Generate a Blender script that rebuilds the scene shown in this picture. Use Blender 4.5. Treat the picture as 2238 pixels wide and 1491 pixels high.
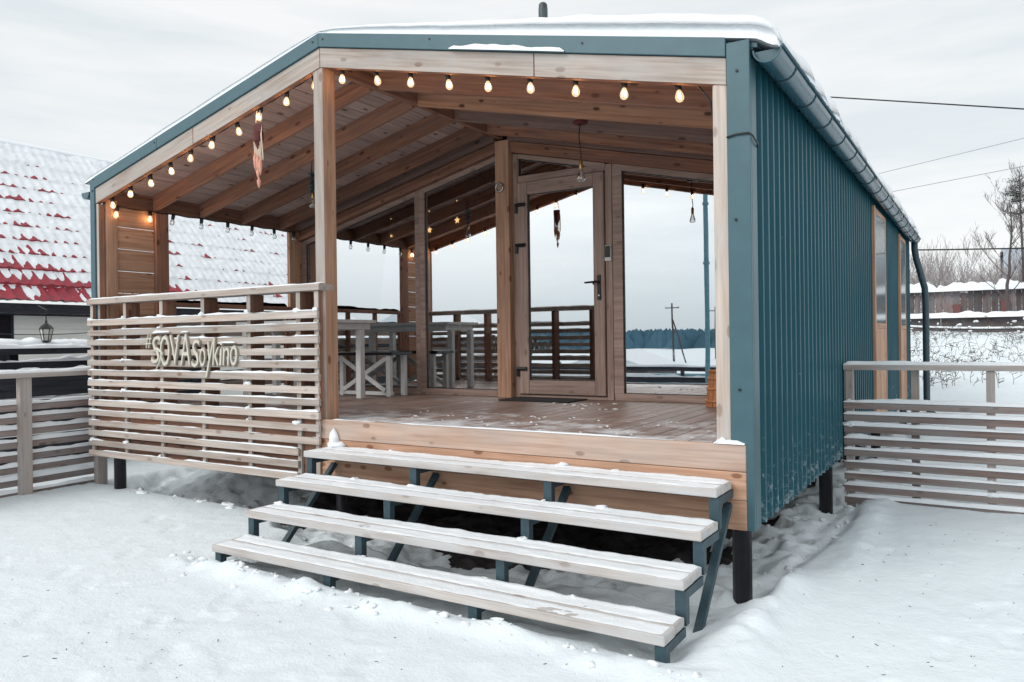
import bpy, bmesh, math, random
import numpy as np
from mathutils import Vector, Matrix, Quaternion

scene = bpy.context.scene
for o in list(bpy.data.objects):
    bpy.data.objects.remove(o)
random.seed(7)
RNG = np.random.RandomState(11)
COL = scene.collection

# ------------------------------------------------------------------ camera
cam_d = bpy.data.cameras.new("camera")
cam = bpy.data.objects.new("camera", cam_d)
COL.objects.link(cam)
cR = Vector((0.848, 0.530, -0.013)); cF = Vector((-0.530, 0.848, -0.001))
cR.normalize(); cF = (cF - cR * cF.dot(cR)).normalized(); cU = cR.cross(cF)
cam.matrix_world = Matrix(((cR.x, cU.x, -cF.x, 1.131), (cR.y, cU.y, -cF.y, -4.314), (cR.z, cU.z, -cF.z, 1.493), (0, 0, 0, 1)))
cam_d.sensor_width = 36.0
cam_d.lens = 26.82
cam_d.clip_start = 0.05
cam_d.clip_end = 2000
scene.camera = cam

# ------------------------------------------------------------------ sky, sun, exposure
SUN_EL, SUN_AZ = math.radians(38), math.radians(205)   # azimuth clockwise from +Y: behind the camera, to the left
world = bpy.data.worlds.new("World")
scene.world = world
world.use_nodes = True
wn, wl = world.node_tree.nodes, world.node_tree.links
for n in list(wn):
    wn.remove(n)
w_out = wn.new('ShaderNodeOutputWorld'); w_bg = wn.new('ShaderNodeBackground')
w_bg.inputs['Strength'].default_value = 0.1
w_sky = wn.new('ShaderNodeTexSky'); w_sky.sky_type = 'NISHITA'; w_sky.sun_disc = False
w_sky.sun_elevation = SUN_EL; w_sky.sun_rotation = SUN_AZ
w_tc = wn.new('ShaderNodeTexCoord')
w_map = wn.new('ShaderNodeMapping'); w_map.inputs['Scale'].default_value = (1.0, 1.0, 7.0)
w_noise = wn.new('ShaderNodeTexNoise'); w_noise.inputs['Scale'].default_value = 2.2; w_noise.inputs['Detail'].default_value = 5
w_noise.inputs['Roughness'].default_value = 0.55
wl.new(w_tc.outputs['Generated'], w_map.inputs['Vector']); wl.new(w_map.outputs['Vector'], w_noise.inputs['Vector'])
w_ramp = wn.new('ShaderNodeValToRGB')
w_ramp.color_ramp.elements[0].position = 0.36; w_ramp.color_ramp.elements[0].color = (0.79, 0.84, 0.865, 1)
w_ramp.color_ramp.elements[1].position = 0.60; w_ramp.color_ramp.elements[1].color = (0.955, 0.965, 0.96, 1)
wl.new(w_noise.outputs['Fac'], w_ramp.inputs['Fac'])
w_sep = wn.new('ShaderNodeSeparateXYZ'); wl.new(w_tc.outputs['Generated'], w_sep.inputs['Vector'])
# low bank of blue-grey cloud opposite the afternoon glow
w_hz = wn.new('ShaderNodeMapRange'); w_hz.inputs['From Min'].default_value = 0.0; w_hz.inputs['From Max'].default_value = 0.15
w_hz.inputs['To Min'].default_value = 1.0; w_hz.inputs['To Max'].default_value = 0.0
wl.new(w_sep.outputs['Z'], w_hz.inputs['Value'])
w_bk = wn.new('ShaderNodeMapRange'); w_bk.inputs['From Min'].default_value = 0.25; w_bk.inputs['From Max'].default_value = -0.6
wl.new(w_sep.outputs['Y'], w_bk.inputs['Value'])
w_mul = wn.new('ShaderNodeMath'); w_mul.operation = 'MULTIPLY'
wl.new(w_hz.outputs['Result'], w_mul.inputs[0]); wl.new(w_bk.outputs['Result'], w_mul.inputs[1])
w_mix1 = wn.new('ShaderNodeMixRGB'); w_mix1.inputs['Color2'].default_value = (0.46, 0.545, 0.61, 1)
wl.new(w_mul.outputs['Value'], w_mix1.inputs['Fac']); wl.new(w_ramp.outputs['Color'], w_mix1.inputs['Color1'])
w_scale = wn.new('ShaderNodeMixRGB'); w_scale.blend_type = 'MULTIPLY'; w_scale.inputs['Fac'].default_value = 1
w_gain = wn.new('ShaderNodeMapRange'); w_gain.inputs['From Min'].default_value = 0.1; w_gain.inputs['From Max'].default_value = -0.8
w_gain.inputs['To Min'].default_value = 10.0; w_gain.inputs['To Max'].default_value = 14.5
wl.new(w_sep.outputs['Y'], w_gain.inputs['Value']); wl.new(w_gain.outputs['Result'], w_scale.inputs['Color2'])
wl.new(w_mix1.outputs['Color'], w_scale.inputs['Color1'])
w_mix = wn.new('ShaderNodeMixRGB'); w_mix.inputs['Fac'].default_value = 0.9
wl.new(w_sky.outputs['Color'], w_mix.inputs['Color1']); wl.new(w_scale.outputs['Color'], w_mix.inputs['Color2'])
wl.new(w_mix.outputs['Color'], w_bg.inputs['Color']); wl.new(w_bg.outputs['Background'], w_out.inputs['Surface'])

sun_d = bpy.data.lights.new("sun", 'SUN'); sun_d.energy = 1.5; sun_d.angle = math.radians(30); sun_d.color = (1.0, 0.96, 0.92)
sun = bpy.data.objects.new("sun", sun_d); COL.objects.link(sun)
sdir = Vector((math.sin(SUN_AZ) * math.cos(SUN_EL), math.cos(SUN_AZ) * math.cos(SUN_EL), math.sin(SUN_EL)))
sun.rotation_euler = sdir.to_track_quat('Z', 'Y').to_euler()

scene.view_settings.view_transform = 'Standard'
scene.view_settings.look = 'None'
scene.view_settings.exposure = 0.08
scene.view_settings.gamma = 1.0
scene.view_settings.use_curve_mapping = False

# ------------------------------------------------------------------ materials
def new_mat(name):
    m = bpy.data.materials.new(name); m.use_nodes = True
    nt = m.node_tree
    b = nt.nodes['Principled BSDF']
    return m, nt, b

def node(nt, typ, **kw):
    n = nt.nodes.new(typ)
    for k, v in kw.items():
        if k in n.inputs.keys():
            n.inputs[k].default_value = v
        else:
            setattr(n, k, v)
    return n

def rgba(c):
    return (c[0], c[1], c[2], 1)

def ramp(nt, fac, stops):
    r = nt.nodes.new('ShaderNodeValToRGB')
    el = r.color_ramp.elements
    while len(el) < len(stops):
        el.new(0.5)
    for e, (p, c) in zip(el, stops):
        e.position = p; e.color = rgba(c)
    nt.links.new(fac, r.inputs['Fac'])
    return r.outputs['Color']

def mixc(nt, fac, a, b, mode='MIX'):
    n = nt.nodes.new('ShaderNodeMixRGB'); n.blend_type = mode
    for s, v in (('Fac', fac), ('Color1', a), ('Color2', b)):
        if hasattr(v, 'is_linked') or hasattr(v, 'links'):
            nt.links.new(v, n.inputs[s])
        else:
            n.inputs[s].default_value = v if isinstance(v, float) else rgba(v)
    return n.outputs['Color']

def shifted_coords(nt):
    tc = nt.nodes.new('ShaderNodeTexCoord'); oi = nt.nodes.new('ShaderNodeObjectInfo')
    sc = node(nt, 'ShaderNodeVectorMath', operation='SCALE')
    cb = nt.nodes.new('ShaderNodeCombineXYZ')
    for i in range(3):
        nt.links.new(oi.outputs['Random'], cb.inputs[i])
    nt.links.new(cb.outputs['Vector'], sc.inputs[0]); sc.inputs['Scale'].default_value = 53.0
    ad = node(nt, 'ShaderNodeVectorMath', operation='ADD')
    nt.links.new(tc.outputs['Object'], ad.inputs[0]); nt.links.new(sc.outputs['Vector'], ad.inputs[1])
    return ad.outputs['Vector'], oi.outputs['Random']

def wood(name, dark, light, knot=(0.10, 0.045, 0.025), grey=None, greyf=0.0, rough=0.7, frost=0.0, var=0.25):
    """planed softwood, grain along the piece's own length (local X)"""
    m, nt, b = new_mat(name)
    L = nt.links
    co, rnd = shifted_coords(nt)
    mp = node(nt, 'ShaderNodeMapping', Scale=(0.9, 22.0, 22.0)); L.new(co, mp.inputs['Vector'])
    n1 = node(nt, 'ShaderNodeTexNoise', Scale=1.6, Detail=6.0, Roughness=0.62, Distortion=0.5); L.new(mp.outputs['Vector'], n1.inputs['Vector'])
    col = ramp(nt, n1.outputs['Fac'], [(0.30, dark), (0.62, light)])
    mp2 = node(nt, 'ShaderNodeMapping', Scale=(1.1, 3.0, 3.0)); L.new(co, mp2.inputs['Vector'])
    n2 = node(nt, 'ShaderNodeTexNoise', Scale=1.3, Detail=3.0); L.new(mp2.outputs['Vector'], n2.inputs['Vector'])
    big = ramp(nt, n2.outputs['Fac'], [(0.3, (0.84, 0.82, 0.81)), (0.7, (1.08, 1.06, 1.05))])
    col = mixc(nt, 1.0, col, big, 'MULTIPLY')
    # knots
    mp3 = node(nt, 'ShaderNodeMapping', Scale=(4.2, 9.0, 9.0)); L.new(co, mp3.inputs['Vector'])
    vo = node(nt, 'ShaderNodeTexVoronoi', Scale=1.0, Randomness=1.0); L.new(mp3.outputs['Vector'], vo.inputs['Vector'])
    kn = node(nt, 'ShaderNodeMapRange'); L.new(vo.outputs['Distance'], kn.inputs['Value'])
    kn.inputs['From Min'].default_value = 0.13; kn.inputs['From Max'].default_value = 0.185
    kn.inputs['To Min'].default_value = 0.85; kn.inputs['To Max'].default_value = 0.0
    col = mixc(nt, kn.outputs['Result'], col, knot)
    if grey:
        mp4 = node(nt, 'ShaderNodeMapping', Scale=(1.5, 5.0, 5.0)); L.new(co, mp4.inputs['Vector'])
        n4 = node(nt, 'ShaderNodeTexNoise', Scale=1.7, Detail=5.0); L.new(mp4.outputs['Vector'], n4.inputs['Vector'])
        mr = node(nt, 'ShaderNodeMapRange'); L.new(n4.outputs['Fac'], mr.inputs['Value'])
        mr.inputs['From Min'].default_value = 0.35; mr.inputs['From Max'].default_value = 0.65
        mr.inputs['To Max'].default_value = greyf
        col = mixc(nt, mr.outputs['Result'], col, grey)
    # piece to piece variation
    hv = node(nt, 'ShaderNodeMapRange'); L.new(rnd, hv.inputs['Value'])
    hv.inputs['To Min'].default_value = 1.0 - var; hv.inputs['To Max'].default_value = 1.0 + var * 0.6
    hs = node(nt, 'ShaderNodeHueSaturation'); L.new(col, hs.inputs['Color']); L.new(hv.outputs['Result'], hs.inputs['Value'])
    col = hs.outputs['Color']
    if frost > 0:
        gp = nt.nodes.new('ShaderNodeNewGeometry')
        nf = node(nt, 'ShaderNodeTexNoise', Scale=2.3, Detail=8.0, Roughness=0.72); L.new(gp.outputs['Position'], nf.inputs['Vector'])
        sp = nt.nodes.new('ShaderNodeSeparateXYZ'); L.new(gp.outputs['Position'], sp.inputs['Vector'])
        fr = node(nt, 'ShaderNodeMapRange'); L.new(sp.outputs['Y'], fr.inputs['Value'])
        fr.inputs['From Min'].default_value = 0.0; fr.inputs['From Max'].default_value = 1.5
        fr.inputs['To Min'].default_value = 0.17; fr.inputs['To Max'].default_value = -0.02
        ad = node(nt, 'ShaderNodeMath', operation='ADD'); L.new(nf.outputs['Fac'], ad.inputs[0]); L.new(fr.outputs['Result'], ad.inputs[1])
        ms = node(nt, 'ShaderNodeMapRange'); L.new(ad.outputs['Value'], ms.inputs['Value'])
        ms.inputs['From Min'].default_value = 0.56; ms.inputs['From Max'].default_value = 0.72; ms.inputs['To Max'].default_value = frost
        col = mixc(nt, ms.outputs['Result'], col, (0.80, 0.82, 0.85))
    L.new(col, b.inputs['Base Color'])
    b.inputs['Roughness'].default_value = rough
    b.inputs['Specular IOR Level'].default_value = 0.3
    bp = node(nt, 'ShaderNodeBump', Strength=0.35, Distance=0.004); L.new(n1.outputs['Fac'], bp.inputs['Height']); L.new(bp.outputs['Normal'], b.inputs['Normal'])
    return m

def plain(name, c, rough=0.5, metal=0.0, var=0.12, scale=14.0, spec=0.5, bump=0.0, stretch=(1, 1, 1)):
    m, nt, b = new_mat(name)
    tc = nt.nodes.new('ShaderNodeTexCoord')
    mp = node(nt, 'ShaderNodeMapping', Scale=stretch); nt.links.new(tc.outputs['Object'], mp.inputs['Vector'])
    n = node(nt, 'ShaderNodeTexNoise', Scale=scale, Detail=5.0, Roughness=0.6); nt.links.new(mp.outputs['Vector'], n.inputs['Vector'])
    lo = tuple(x * (1 - var) for x in c); hi = tuple(min(1, x * (1 + var)) for x in c)
    nt.links.new(ramp(nt, n.outputs['Fac'], [(0.3, lo), (0.7, hi)]), b.inputs['Base Color'])
    b.inputs['Roughness'].default_value = rough; b.inputs['Metallic'].default_value = metal
    b.inputs['Specular IOR Level'].default_value = spec
    if bump:
        bp = node(nt, 'ShaderNodeBump', Strength=bump, Distance=0.01); nt.links.new(n.outputs['Fac'], bp.inputs['Height']); nt.links.new(bp.outputs['Normal'], b.inputs['Normal'])
    return m

def emit(name, c, s):
    m = bpy.data.materials.new(name); m.use_nodes = True; nt = m.node_tree
    nt.nodes.remove(nt.nodes['Principled BSDF'])
    e = node(nt, 'ShaderNodeEmission', Color=rgba(c), Strength=s)
    nt.links.new(e.outputs[0], nt.nodes['Material Output'].inputs['Surface'])
    return m

def snow_mat(name, c=(0.80, 0.835, 0.865), dirt=0.0, bump=0.5, fine=60.0):
    m, nt, b = new_mat(name)
    L = nt.links
    g = nt.nodes.new('ShaderNodeNewGeometry')
    n = node(nt, 'ShaderNodeTexNoise', Scale=fine, Detail=6.0, Roughness=0.7); L.new(g.outputs['Position'], n.inputs['Vector'])
    n2 = node(nt, 'ShaderNodeTexNoise', Scale=5.0, Detail=6.0, Roughness=0.6); L.new(g.outputs['Position'], n2.inputs['Vector'])
    col = ramp(nt, n2.outputs['Fac'], [(0.3, tuple(x * 0.95 for x in c)), (0.7, c)])
    if dirt:
        n3 = node(nt, 'ShaderNodeTexNoise', Scale=1.1, Detail=4.0); L.new(g.outputs['Position'], n3.inputs['Vector'])
        mp = node(nt, 'ShaderNodeMapping', Scale=(14, 30, 10), Rotation=(0, 0, 0.6)); L.new(g.outputs['Position'], mp.inputs['Vector'])
        n4 = node(nt, 'ShaderNodeTexNoise', Scale=1.0, Detail=7.0, Roughness=0.75); L.new(mp.outputs['Vector'], n4.inputs['Vector'])
        a = node(nt, 'ShaderNodeMapRange'); L.new(n3.outputs['Fac'], a.inputs['Value']); a.inputs['From Min'].default_value = 0.48; a.inputs['From Max'].default_value = 0.62
        c4 = node(nt, 'ShaderNodeMapRange'); L.new(n4.outputs['Fac'], c4.inputs['Value']); c4.inputs['From Min'].default_value = 0.60; c4.inputs['From Max'].default_value = 0.72
        mu = node(nt, 'ShaderNodeMath', operation='MULTIPLY'); L.new(a.outputs['Result'], mu.inputs[0]); L.new(c4.outputs['Result'], mu.inputs[1])
        mu2 = node(nt, 'ShaderNodeMath', operation='MULTIPLY'); L.new(mu.outputs['Value'], mu2.inputs[0]); mu2.inputs[1].default_value = dirt
        col = mixc(nt, mu2.outputs['Value'], col, (0.30, 0.33, 0.38))
    L.new(col, b.inputs['Base Color'])
    b.inputs['Roughness'].default_value = 0.75
    b.inputs['Specular IOR Level'].default_value = 0.25
    ad = node(nt, 'ShaderNodeMath', operation='MULTIPLY_ADD'); L.new(n2.outputs['Fac'], ad.inputs[0]); ad.inputs[1].default_value = 3.0; L.new(n.outputs['Fac'], ad.inputs[2])
    bp = node(nt, 'ShaderNodeBump', Strength=bump, Distance=0.012); L.new(ad.outputs['Value'], bp.inputs['Height']); L.new(bp.outputs['Normal'], b.inputs['Normal'])
    return m

M = {}
M['pale'] = wood('weathered_pine', (0.30, 0.235, 0.195), (0.52, 0.445, 0.39), knot=(0.22, 0.14, 0.10), grey=(0.45, 0.435, 0.42), greyf=0.55)
M['tread'] = wood('snow_bleached_pine', (0.33, 0.305, 0.285), (0.52, 0.49, 0.465), knot=(0.26, 0.20, 0.17), grey=(0.50, 0.51, 0.52), greyf=0.7, var=0.1)
M['warm'] = wood('warm_pine', (0.165, 0.072, 0.046), (0.385, 0.195, 0.125), knot=(0.06, 0.022, 0.012), grey=(0.20, 0.12, 0.095), greyf=0.65, var=0.38)
M['warmlight'] = wood('light_toned_pine', (0.27, 0.135, 0.085), (0.50, 0.28, 0.18), knot=(0.05, 0.02, 0.012), var=0.08)
M['warmgrey'] = wood('dark_toned_pine', (0.125, 0.075, 0.062), (0.26, 0.165, 0.135), knot=(0.05, 0.025, 0.02), grey=(0.17, 0.13, 0.12), greyf=0.6, var=0.08)
M['ceil'] = wood('ceiling_pine', (0.36, 0.262, 0.235), (0.52, 0.395, 0.36), knot=(0.12, 0.06, 0.04), var=0.12)
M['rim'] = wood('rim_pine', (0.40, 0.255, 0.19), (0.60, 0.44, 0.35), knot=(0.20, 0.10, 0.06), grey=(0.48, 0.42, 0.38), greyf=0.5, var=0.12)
M['deck'] = wood('deck_larch', (0.16, 0.095, 0.072), (0.33, 0.22, 0.175), knot=(0.09, 0.05, 0.03), grey=(0.32, 0.275, 0.26), greyf=0.5, frost=0.85, var=0.18, rough=0.5)
M['greywood'] = wood('grey_old_pine', (0.26, 0.21, 0.185), (0.45, 0.39, 0.355), knot=(0.15, 0.11, 0.09), grey=(0.38, 0.37, 0.37), greyf=0.6)
M['brownslat'] = wood('brown_weathered_slat', (0.15, 0.105, 0.095), (0.31, 0.235, 0.21), knot=(0.10, 0.06, 0.05), grey=(0.26, 0.25, 0.25), greyf=0.65)
M['frame'] = wood('brown_window_profile', (0.25, 0.175, 0.145), (0.42, 0.31, 0.265), knot=(0.22, 0.16, 0.13), var=0.06, rough=0.45)
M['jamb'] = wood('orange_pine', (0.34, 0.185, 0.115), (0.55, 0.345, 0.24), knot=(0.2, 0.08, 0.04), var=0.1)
M['churn'] = wood('varnished_staves', (0.35, 0.13, 0.05), (0.52, 0.22, 0.09), var=0.2, rough=0.35)
M['blackwood'] = wood('black_stained_boards', (0.012, 0.014, 0.02), (0.035, 0.038, 0.05), knot=(0.01, 0.01, 0.012), var=0.2)
M['oldfence'] = wood('old_fence_boards', (0.07, 0.045, 0.045), (0.20, 0.15, 0.145), knot=(0.05, 0.03, 0.03), grey=(0.16, 0.16, 0.17), greyf=0.8, var=0.5)
M['whitewood'] = plain('white_painted_wood', (0.72, 0.73, 0.72), 0.5, var=0.06)
M['teal'] = plain('teal_profiled_sheet', (0.001, 0.088, 0.118), 0.42, var=0.12, scale=5, spec=0.16)
def teal_sheet():
    m, nt, b = new_mat('teal_profiled_sheet_wall'); L = nt.links
    tc = nt.nodes.new('ShaderNodeTexCoord'); oi = nt.nodes.new('ShaderNodeObjectInfo'); g = nt.nodes.new('ShaderNodeNewGeometry')
    mp = node(nt, 'ShaderNodeMapping', Scale=(3, 9, 0.8)); L.new(g.outputs['Position'], mp.inputs['Vector'])
    n = node(nt, 'ShaderNodeTexNoise', Scale=1.0, Detail=6.0, Roughness=0.65); L.new(mp.outputs['Vector'], n.inputs['Vector'])
    col = ramp(nt, n.outputs['Fac'], [(0.3, (0.014, 0.078, 0.104)), (0.7, (0.024, 0.100, 0.130))])
    hv = node(nt, 'ShaderNodeMapRange'); L.new(oi.outputs['Random'], hv.inputs['Value']); hv.inputs['To Min'].default_value = 0.86; hv.inputs['To Max'].default_value = 1.14
    hs = node(nt, 'ShaderNodeHueSaturation'); L.new(col, hs.inputs['Color']); L.new(hv.outputs['Result'], hs.inputs['Value']); col = hs.outputs['Color']
    sp = nt.nodes.new('ShaderNodeSeparateXYZ'); L.new(g.outputs['Position'], sp.inputs['Vector'])
    z = node(nt, 'ShaderNodeMapRange'); L.new(sp.outputs['Z'], z.inputs['Value']); z.inputs['From Min'].default_value = 0.42; z.inputs['From Max'].default_value = 1.0; z.inputs['To Min'].default_value = 0.15; z.inputs['To Max'].default_value = 0.0
    n2 = node(nt, 'ShaderNodeTexNoise', Scale=26.0, Detail=7.0, Roughness=0.75); L.new(g.outputs['Position'], n2.inputs['Vector'])
    ad = node(nt, 'ShaderNodeMath', operation='ADD'); L.new(z.outputs['Result'], ad.inputs[0]); L.new(n2.outputs['Fac'], ad.inputs[1])
    ms = node(nt, 'ShaderNodeMapRange'); L.new(ad.outputs['Value'], ms.inputs['Value']); ms.inputs['From Min'].default_value = 0.64; ms.inputs['From Max'].default_value = 0.80; ms.inputs['To Max'].default_value = 0.55
    col = mixc(nt, ms.outputs['Result'], col, (0.55, 0.60, 0.63))
    L.new(col, b.inputs['Base Color']); b.inputs['Roughness'].default_value = 0.38; b.inputs['Specular IOR Level'].default_value = 0.14
    n3 = node(nt, 'ShaderNodeTexNoise', Scale=1.6, Detail=2.0); L.new(g.outputs['Position'], n3.inputs['Vector'])
    bp = node(nt, 'ShaderNodeBump', Strength=0.25, Distance=0.05); L.new(n3.outputs['Fac'], bp.inputs['Height']); L.new(bp.outputs['Normal'], b.inputs['Normal'])
    return m
M['teal'] = teal_sheet()  # same paint as the flashing; the wall's lower brightness is put into its colour
M['tealflash'] = plain('teal_flashing', (0.045, 0.105, 0.128), 0.38, var=0.08, scale=7, spec=0.5)  # same paint as the wall sheets, toned lighter for the brighter front
M['tealsteel'] = plain('teal_painted_steel', (0.028, 0.058, 0.074), 0.45, var=0.25, scale=20)
M['gutter'] = plain('blue_grey_gutter_steel', (0.030, 0.085, 0.115), 0.22, var=0.06, scale=6, spec=0.7)
M['pile'] = plain('dark_screw_pile_steel', (0.014, 0.012, 0.016), 0.4, var=0.6, scale=30)
M['black'] = plain('black_plastic', (0.012, 0.012, 0.013), 0.4)
M['blackmetal'] = plain('black_metal', (0.02, 0.02, 0.022), 0.35, metal=0.3)
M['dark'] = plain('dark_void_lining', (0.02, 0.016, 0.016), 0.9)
M['mat'] = plain('rubber_mat', (0.02, 0.02, 0.022), 0.9, bump=0.5, scale=120)
M['snow'] = snow_mat('snow', bump=0.5)
M['ground'] = snow_mat('packed_snow', c=(0.745, 0.815, 0.85), dirt=0.8, bump=0.55, fine=45)
M['soil'] = plain('frozen_dark_soil', (0.035, 0.03, 0.03), 0.9, var=0.8, scale=9, bump=0.8)  # real soil, colour lowered to deepen the shade under deck and steps
M['redtile'] = plain('red_metal_tile', (0.26, 0.008, 0.024), 0.4, var=0.25, scale=6)
M['siding'] = plain('cream_siding', (0.86, 0.86, 0.81), 0.6, var=0.08, scale=4, stretch=(0.5, 6, 6))
M['darkglass'] = plain('dark_window_glass', (0.012, 0.014, 0.02), 0.08, spec=0.6)
M['sideglass'] = plain('reflection_toned_glass', (0.10, 0.16, 0.18), 0.12, spec=0.6)  # pale base colour stands in for reflected daylight
M['curtain'] = plain('grey_green_curtain_cloth', (0.13, 0.135, 0.12), 0.9, var=0.25, scale=30)
M['bark'] = plain('bark', (0.085, 0.07, 0.07), 0.9, var=0.4, scale=12)
M['twig'] = plain('grey_twigs', (0.30, 0.27, 0.27), 0.9, var=0.3, scale=8)
M['needle'] = plain('pine_needles', (0.025, 0.05, 0.035), 0.8, var=0.4, scale=5)
M['weed'] = plain('dry_weed_stalks', (0.10, 0.085, 0.075), 0.9, var=0.4, scale=8)
M['forest'] = plain('haze_blue_conifers', (0.085, 0.185, 0.25), 1.0, var=0.3, scale=0.1)  # distance haze painted into the blue base colour
M['brass'] = plain('brass', (0.45, 0.30, 0.12), 0.3, metal=0.9)
M['tinsel'] = plain('teal_tinsel', (0.01, 0.09, 0.12), 0.3, metal=0.3, var=0.5)
M['leather'] = plain('dark_red_weave', (0.09, 0.012, 0.012), 0.7)
M['feather'] = plain('salmon_feather', (0.62, 0.30, 0.22), 0.8)
M['cream'] = plain('cream_cord', (0.66, 0.54, 0.42), 0.8)
M['stool'] = plain('pale_yellow_metal', (0.74, 0.75, 0.58), 0.4)
M['sign'] = plain('birch_plywood', (0.58, 0.545, 0.47), 0.55, var=0.12, scale=9)
M['signedge'] = plain('laser_cut_dark_edge', (0.30, 0.26, 0.21), 0.7)
M['galv'] = plain('blue_green_pole_paint', (0.10, 0.24, 0.30), 0.5, var=0.2)
M['steel'] = plain('stainless_steel', (0.5, 0.5, 0.5), 0.3, metal=0.9)
M['blueroof'] = plain('blue_grey_wall', (0.34, 0.40, 0.45), 0.7)
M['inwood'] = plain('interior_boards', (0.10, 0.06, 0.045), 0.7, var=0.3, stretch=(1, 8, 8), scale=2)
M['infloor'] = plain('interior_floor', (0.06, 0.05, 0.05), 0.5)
M['filament'] = emit('bulb_filament', (1.0, 0.52, 0.20), 130.0)
def lit_glass():
    m = emit('warm_bulb_glass', (1.0, 0.72, 0.45), 1.35); nt = m.node_tree
    e = [n for n in nt.nodes if n.type == 'EMISSION'][0]
    tr = node(nt, 'ShaderNodeBsdfTransparent', Color=(1, 0.93, 0.82, 1)); mx = nt.nodes.new('ShaderNodeMixShader'); mx.inputs[0].default_value = 0.5
    nt.links.new(tr.outputs[0], mx.inputs[1]); nt.links.new(e.outputs[0], mx.inputs[2]); nt.links.new(mx.outputs[0], nt.nodes['Material Output'].inputs['Surface'])
    return m
M['bulb'] = lit_glass()
M['star'] = emit('star_lamp', (1.0, 0.55, 0.22), 5.0)

def glass_mat(name, refl, tint=(0.80, 0.86, 0.88)):
    m = bpy.data.materials.new(name); m.use_nodes = True; nt = m.node_tree
    nt.nodes.remove(nt.nodes['Principled BSDF'])
    tr = node(nt, 'ShaderNodeBsdfTransparent', Color=rgba(tint))
    gl = node(nt, 'ShaderNodeBsdfGlossy', Color=(0.93, 0.96, 0.98, 1), Roughness=0.0)
    fr = node(nt, 'ShaderNodeFresnel', IOR=1.5)
    mr = node(nt, 'ShaderNodeMapRange'); mr.inputs['To Min'].default_value = refl; mr.inputs['To Max'].default_value = 1.0
    nt.links.new(fr.outputs[0], mr.inputs['Value'])
    g = nt.nodes.new('ShaderNodeNewGeometry'); wv_ = node(nt, 'ShaderNodeTexNoise', Scale=1.7, Detail=1.0); nt.links.new(g.outputs['Position'], wv_.inputs['Vector'])
    if refl > 0.3:
        bp = node(nt, 'ShaderNodeBump', Strength=0.5, Distance=0.0009); nt.links.new(wv_.outputs['Fac'], bp.inputs['Height']); nt.links.new(bp.outputs['Normal'], gl.inputs['Normal'])
        sm = node(nt, 'ShaderNodeTexNoise', Scale=4.0, Detail=6.0, Roughness=0.7); nt.links.new(g.outputs['Position'], sm.inputs['Vector'])
        sr_ = node(nt, 'ShaderNodeMapRange'); nt.links.new(sm.outputs['Fac'], sr_.inputs['Value']); sr_.inputs['From Min'].default_value = 0.5; sr_.inputs['From Max'].default_value = 0.85; sr_.inputs['To Max'].default_value = 0.06
        nt.links.new(sr_.outputs['Result'], gl.inputs['Roughness'])
    mx = nt.nodes.new('ShaderNodeMixShader')
    nt.links.new(mr.outputs['Result'], mx.inputs[0]); nt.links.new(tr.outputs[0], mx.inputs[1]); nt.links.new(gl.outputs[0], mx.inputs[2])
    nt.links.new(mx.outputs[0], nt.nodes['Material Output'].inputs['Surface'])
    return m
M['coated'] = glass_mat('coated_window_glass', 0.70)
M['clear'] = glass_mat('clear_glass', 0.02, (0.97, 0.97, 0.97))
M['clearbulb'] = glass_mat('clear_bulb_glass', 0.12, (0.93, 0.93, 0.93))

# ------------------------------------------------------------------ object helpers
W = {}          # world matrices by object name
def tag(o, label=None, cat=None, group=None, kind=None):
    if label: o['label'] = label
    if cat: o['category'] = cat
    if group: o['group'] = group
    if kind: o['kind'] = kind
    return o

def link(name, me, mat4=None, parent=None):
    o = bpy.data.objects.new(name, me)
    COL.objects.link(o)
    mw = mat4 if mat4 is not None else Matrix.Identity(4)
    if parent is not None:
        o.parent = parent
        o.matrix_parent_inverse = Matrix.Identity(4)
        o.matrix_basis = W[parent.name].inverted() @ mw
    else:
        o.matrix_basis = mw
    W[o.name] = mw
    return o

def thing(name, loc, label, cat, group=None, rz=0.0):
    e = bpy.data.objects.new(name, None); COL.objects.link(e)
    e.empty_display_size = 0.1
    e.matrix_basis = Matrix.Translation(loc) @ Matrix.Rotation(rz, 4, 'Z')
    W[e.name] = e.matrix_basis.copy()
    return tag(e, label, cat, group)

def set_mats(me, mats):
    for m in mats:
        me.materials.append(m)

_box = {}
def box_mesh(L, w, h, mat, bev=0.003, face=None, fmat=None):
    """box centred on its origin, length along X, chamfered; face = local axis index/sign that takes fmat"""
    key = (round(L, 4), round(w, 4), round(h, 4), mat.name, bev, face, fmat.name if fmat else '')
    if key in _box:
        return _box[key]
    bm = bmesh.new()
    bmesh.ops.create_cube(bm, size=1.0)
    bmesh.ops.scale(bm, vec=(L, w, h), verts=bm.verts)
    if bev:
        b = min(bev, 0.25 * min(L, w, h))
        bmesh.ops.bevel(bm, geom=list(bm.edges), offset=b, segments=1, affect='EDGES', profile=0.5)
    bm.normal_update()
    me = bpy.data.meshes.new('box')
    if face is not None:
        ax, sg = face
        for f in bm.faces:
            if f.normal[ax] * sg > 0.6:
                f.material_index = 1
    bm.to_mesh(me); bm.free()
    me.materials.append(mat)
    if fmat: me.materials.append(fmat)
    _box[key] = me
    return me

def frame_mat(p0, p1, up=(0, 0, 1)):
    p0, p1 = Vector(p0), Vector(p1)
    x = (p1 - p0).normalized(); up = Vector(up)
    y = up.cross(x)
    if y.length < 1e-4:
        y = Vector((0, 1, 0)).cross(x)
    y.normalize(); z = x.cross(y)
    c = (p0 + p1) / 2
    return Matrix(((x.x, y.x, z.x, c.x), (x.y, y.y, z.y, c.y), (x.z, y.z, z.z, c.z), (0, 0, 0, 1)))

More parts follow.
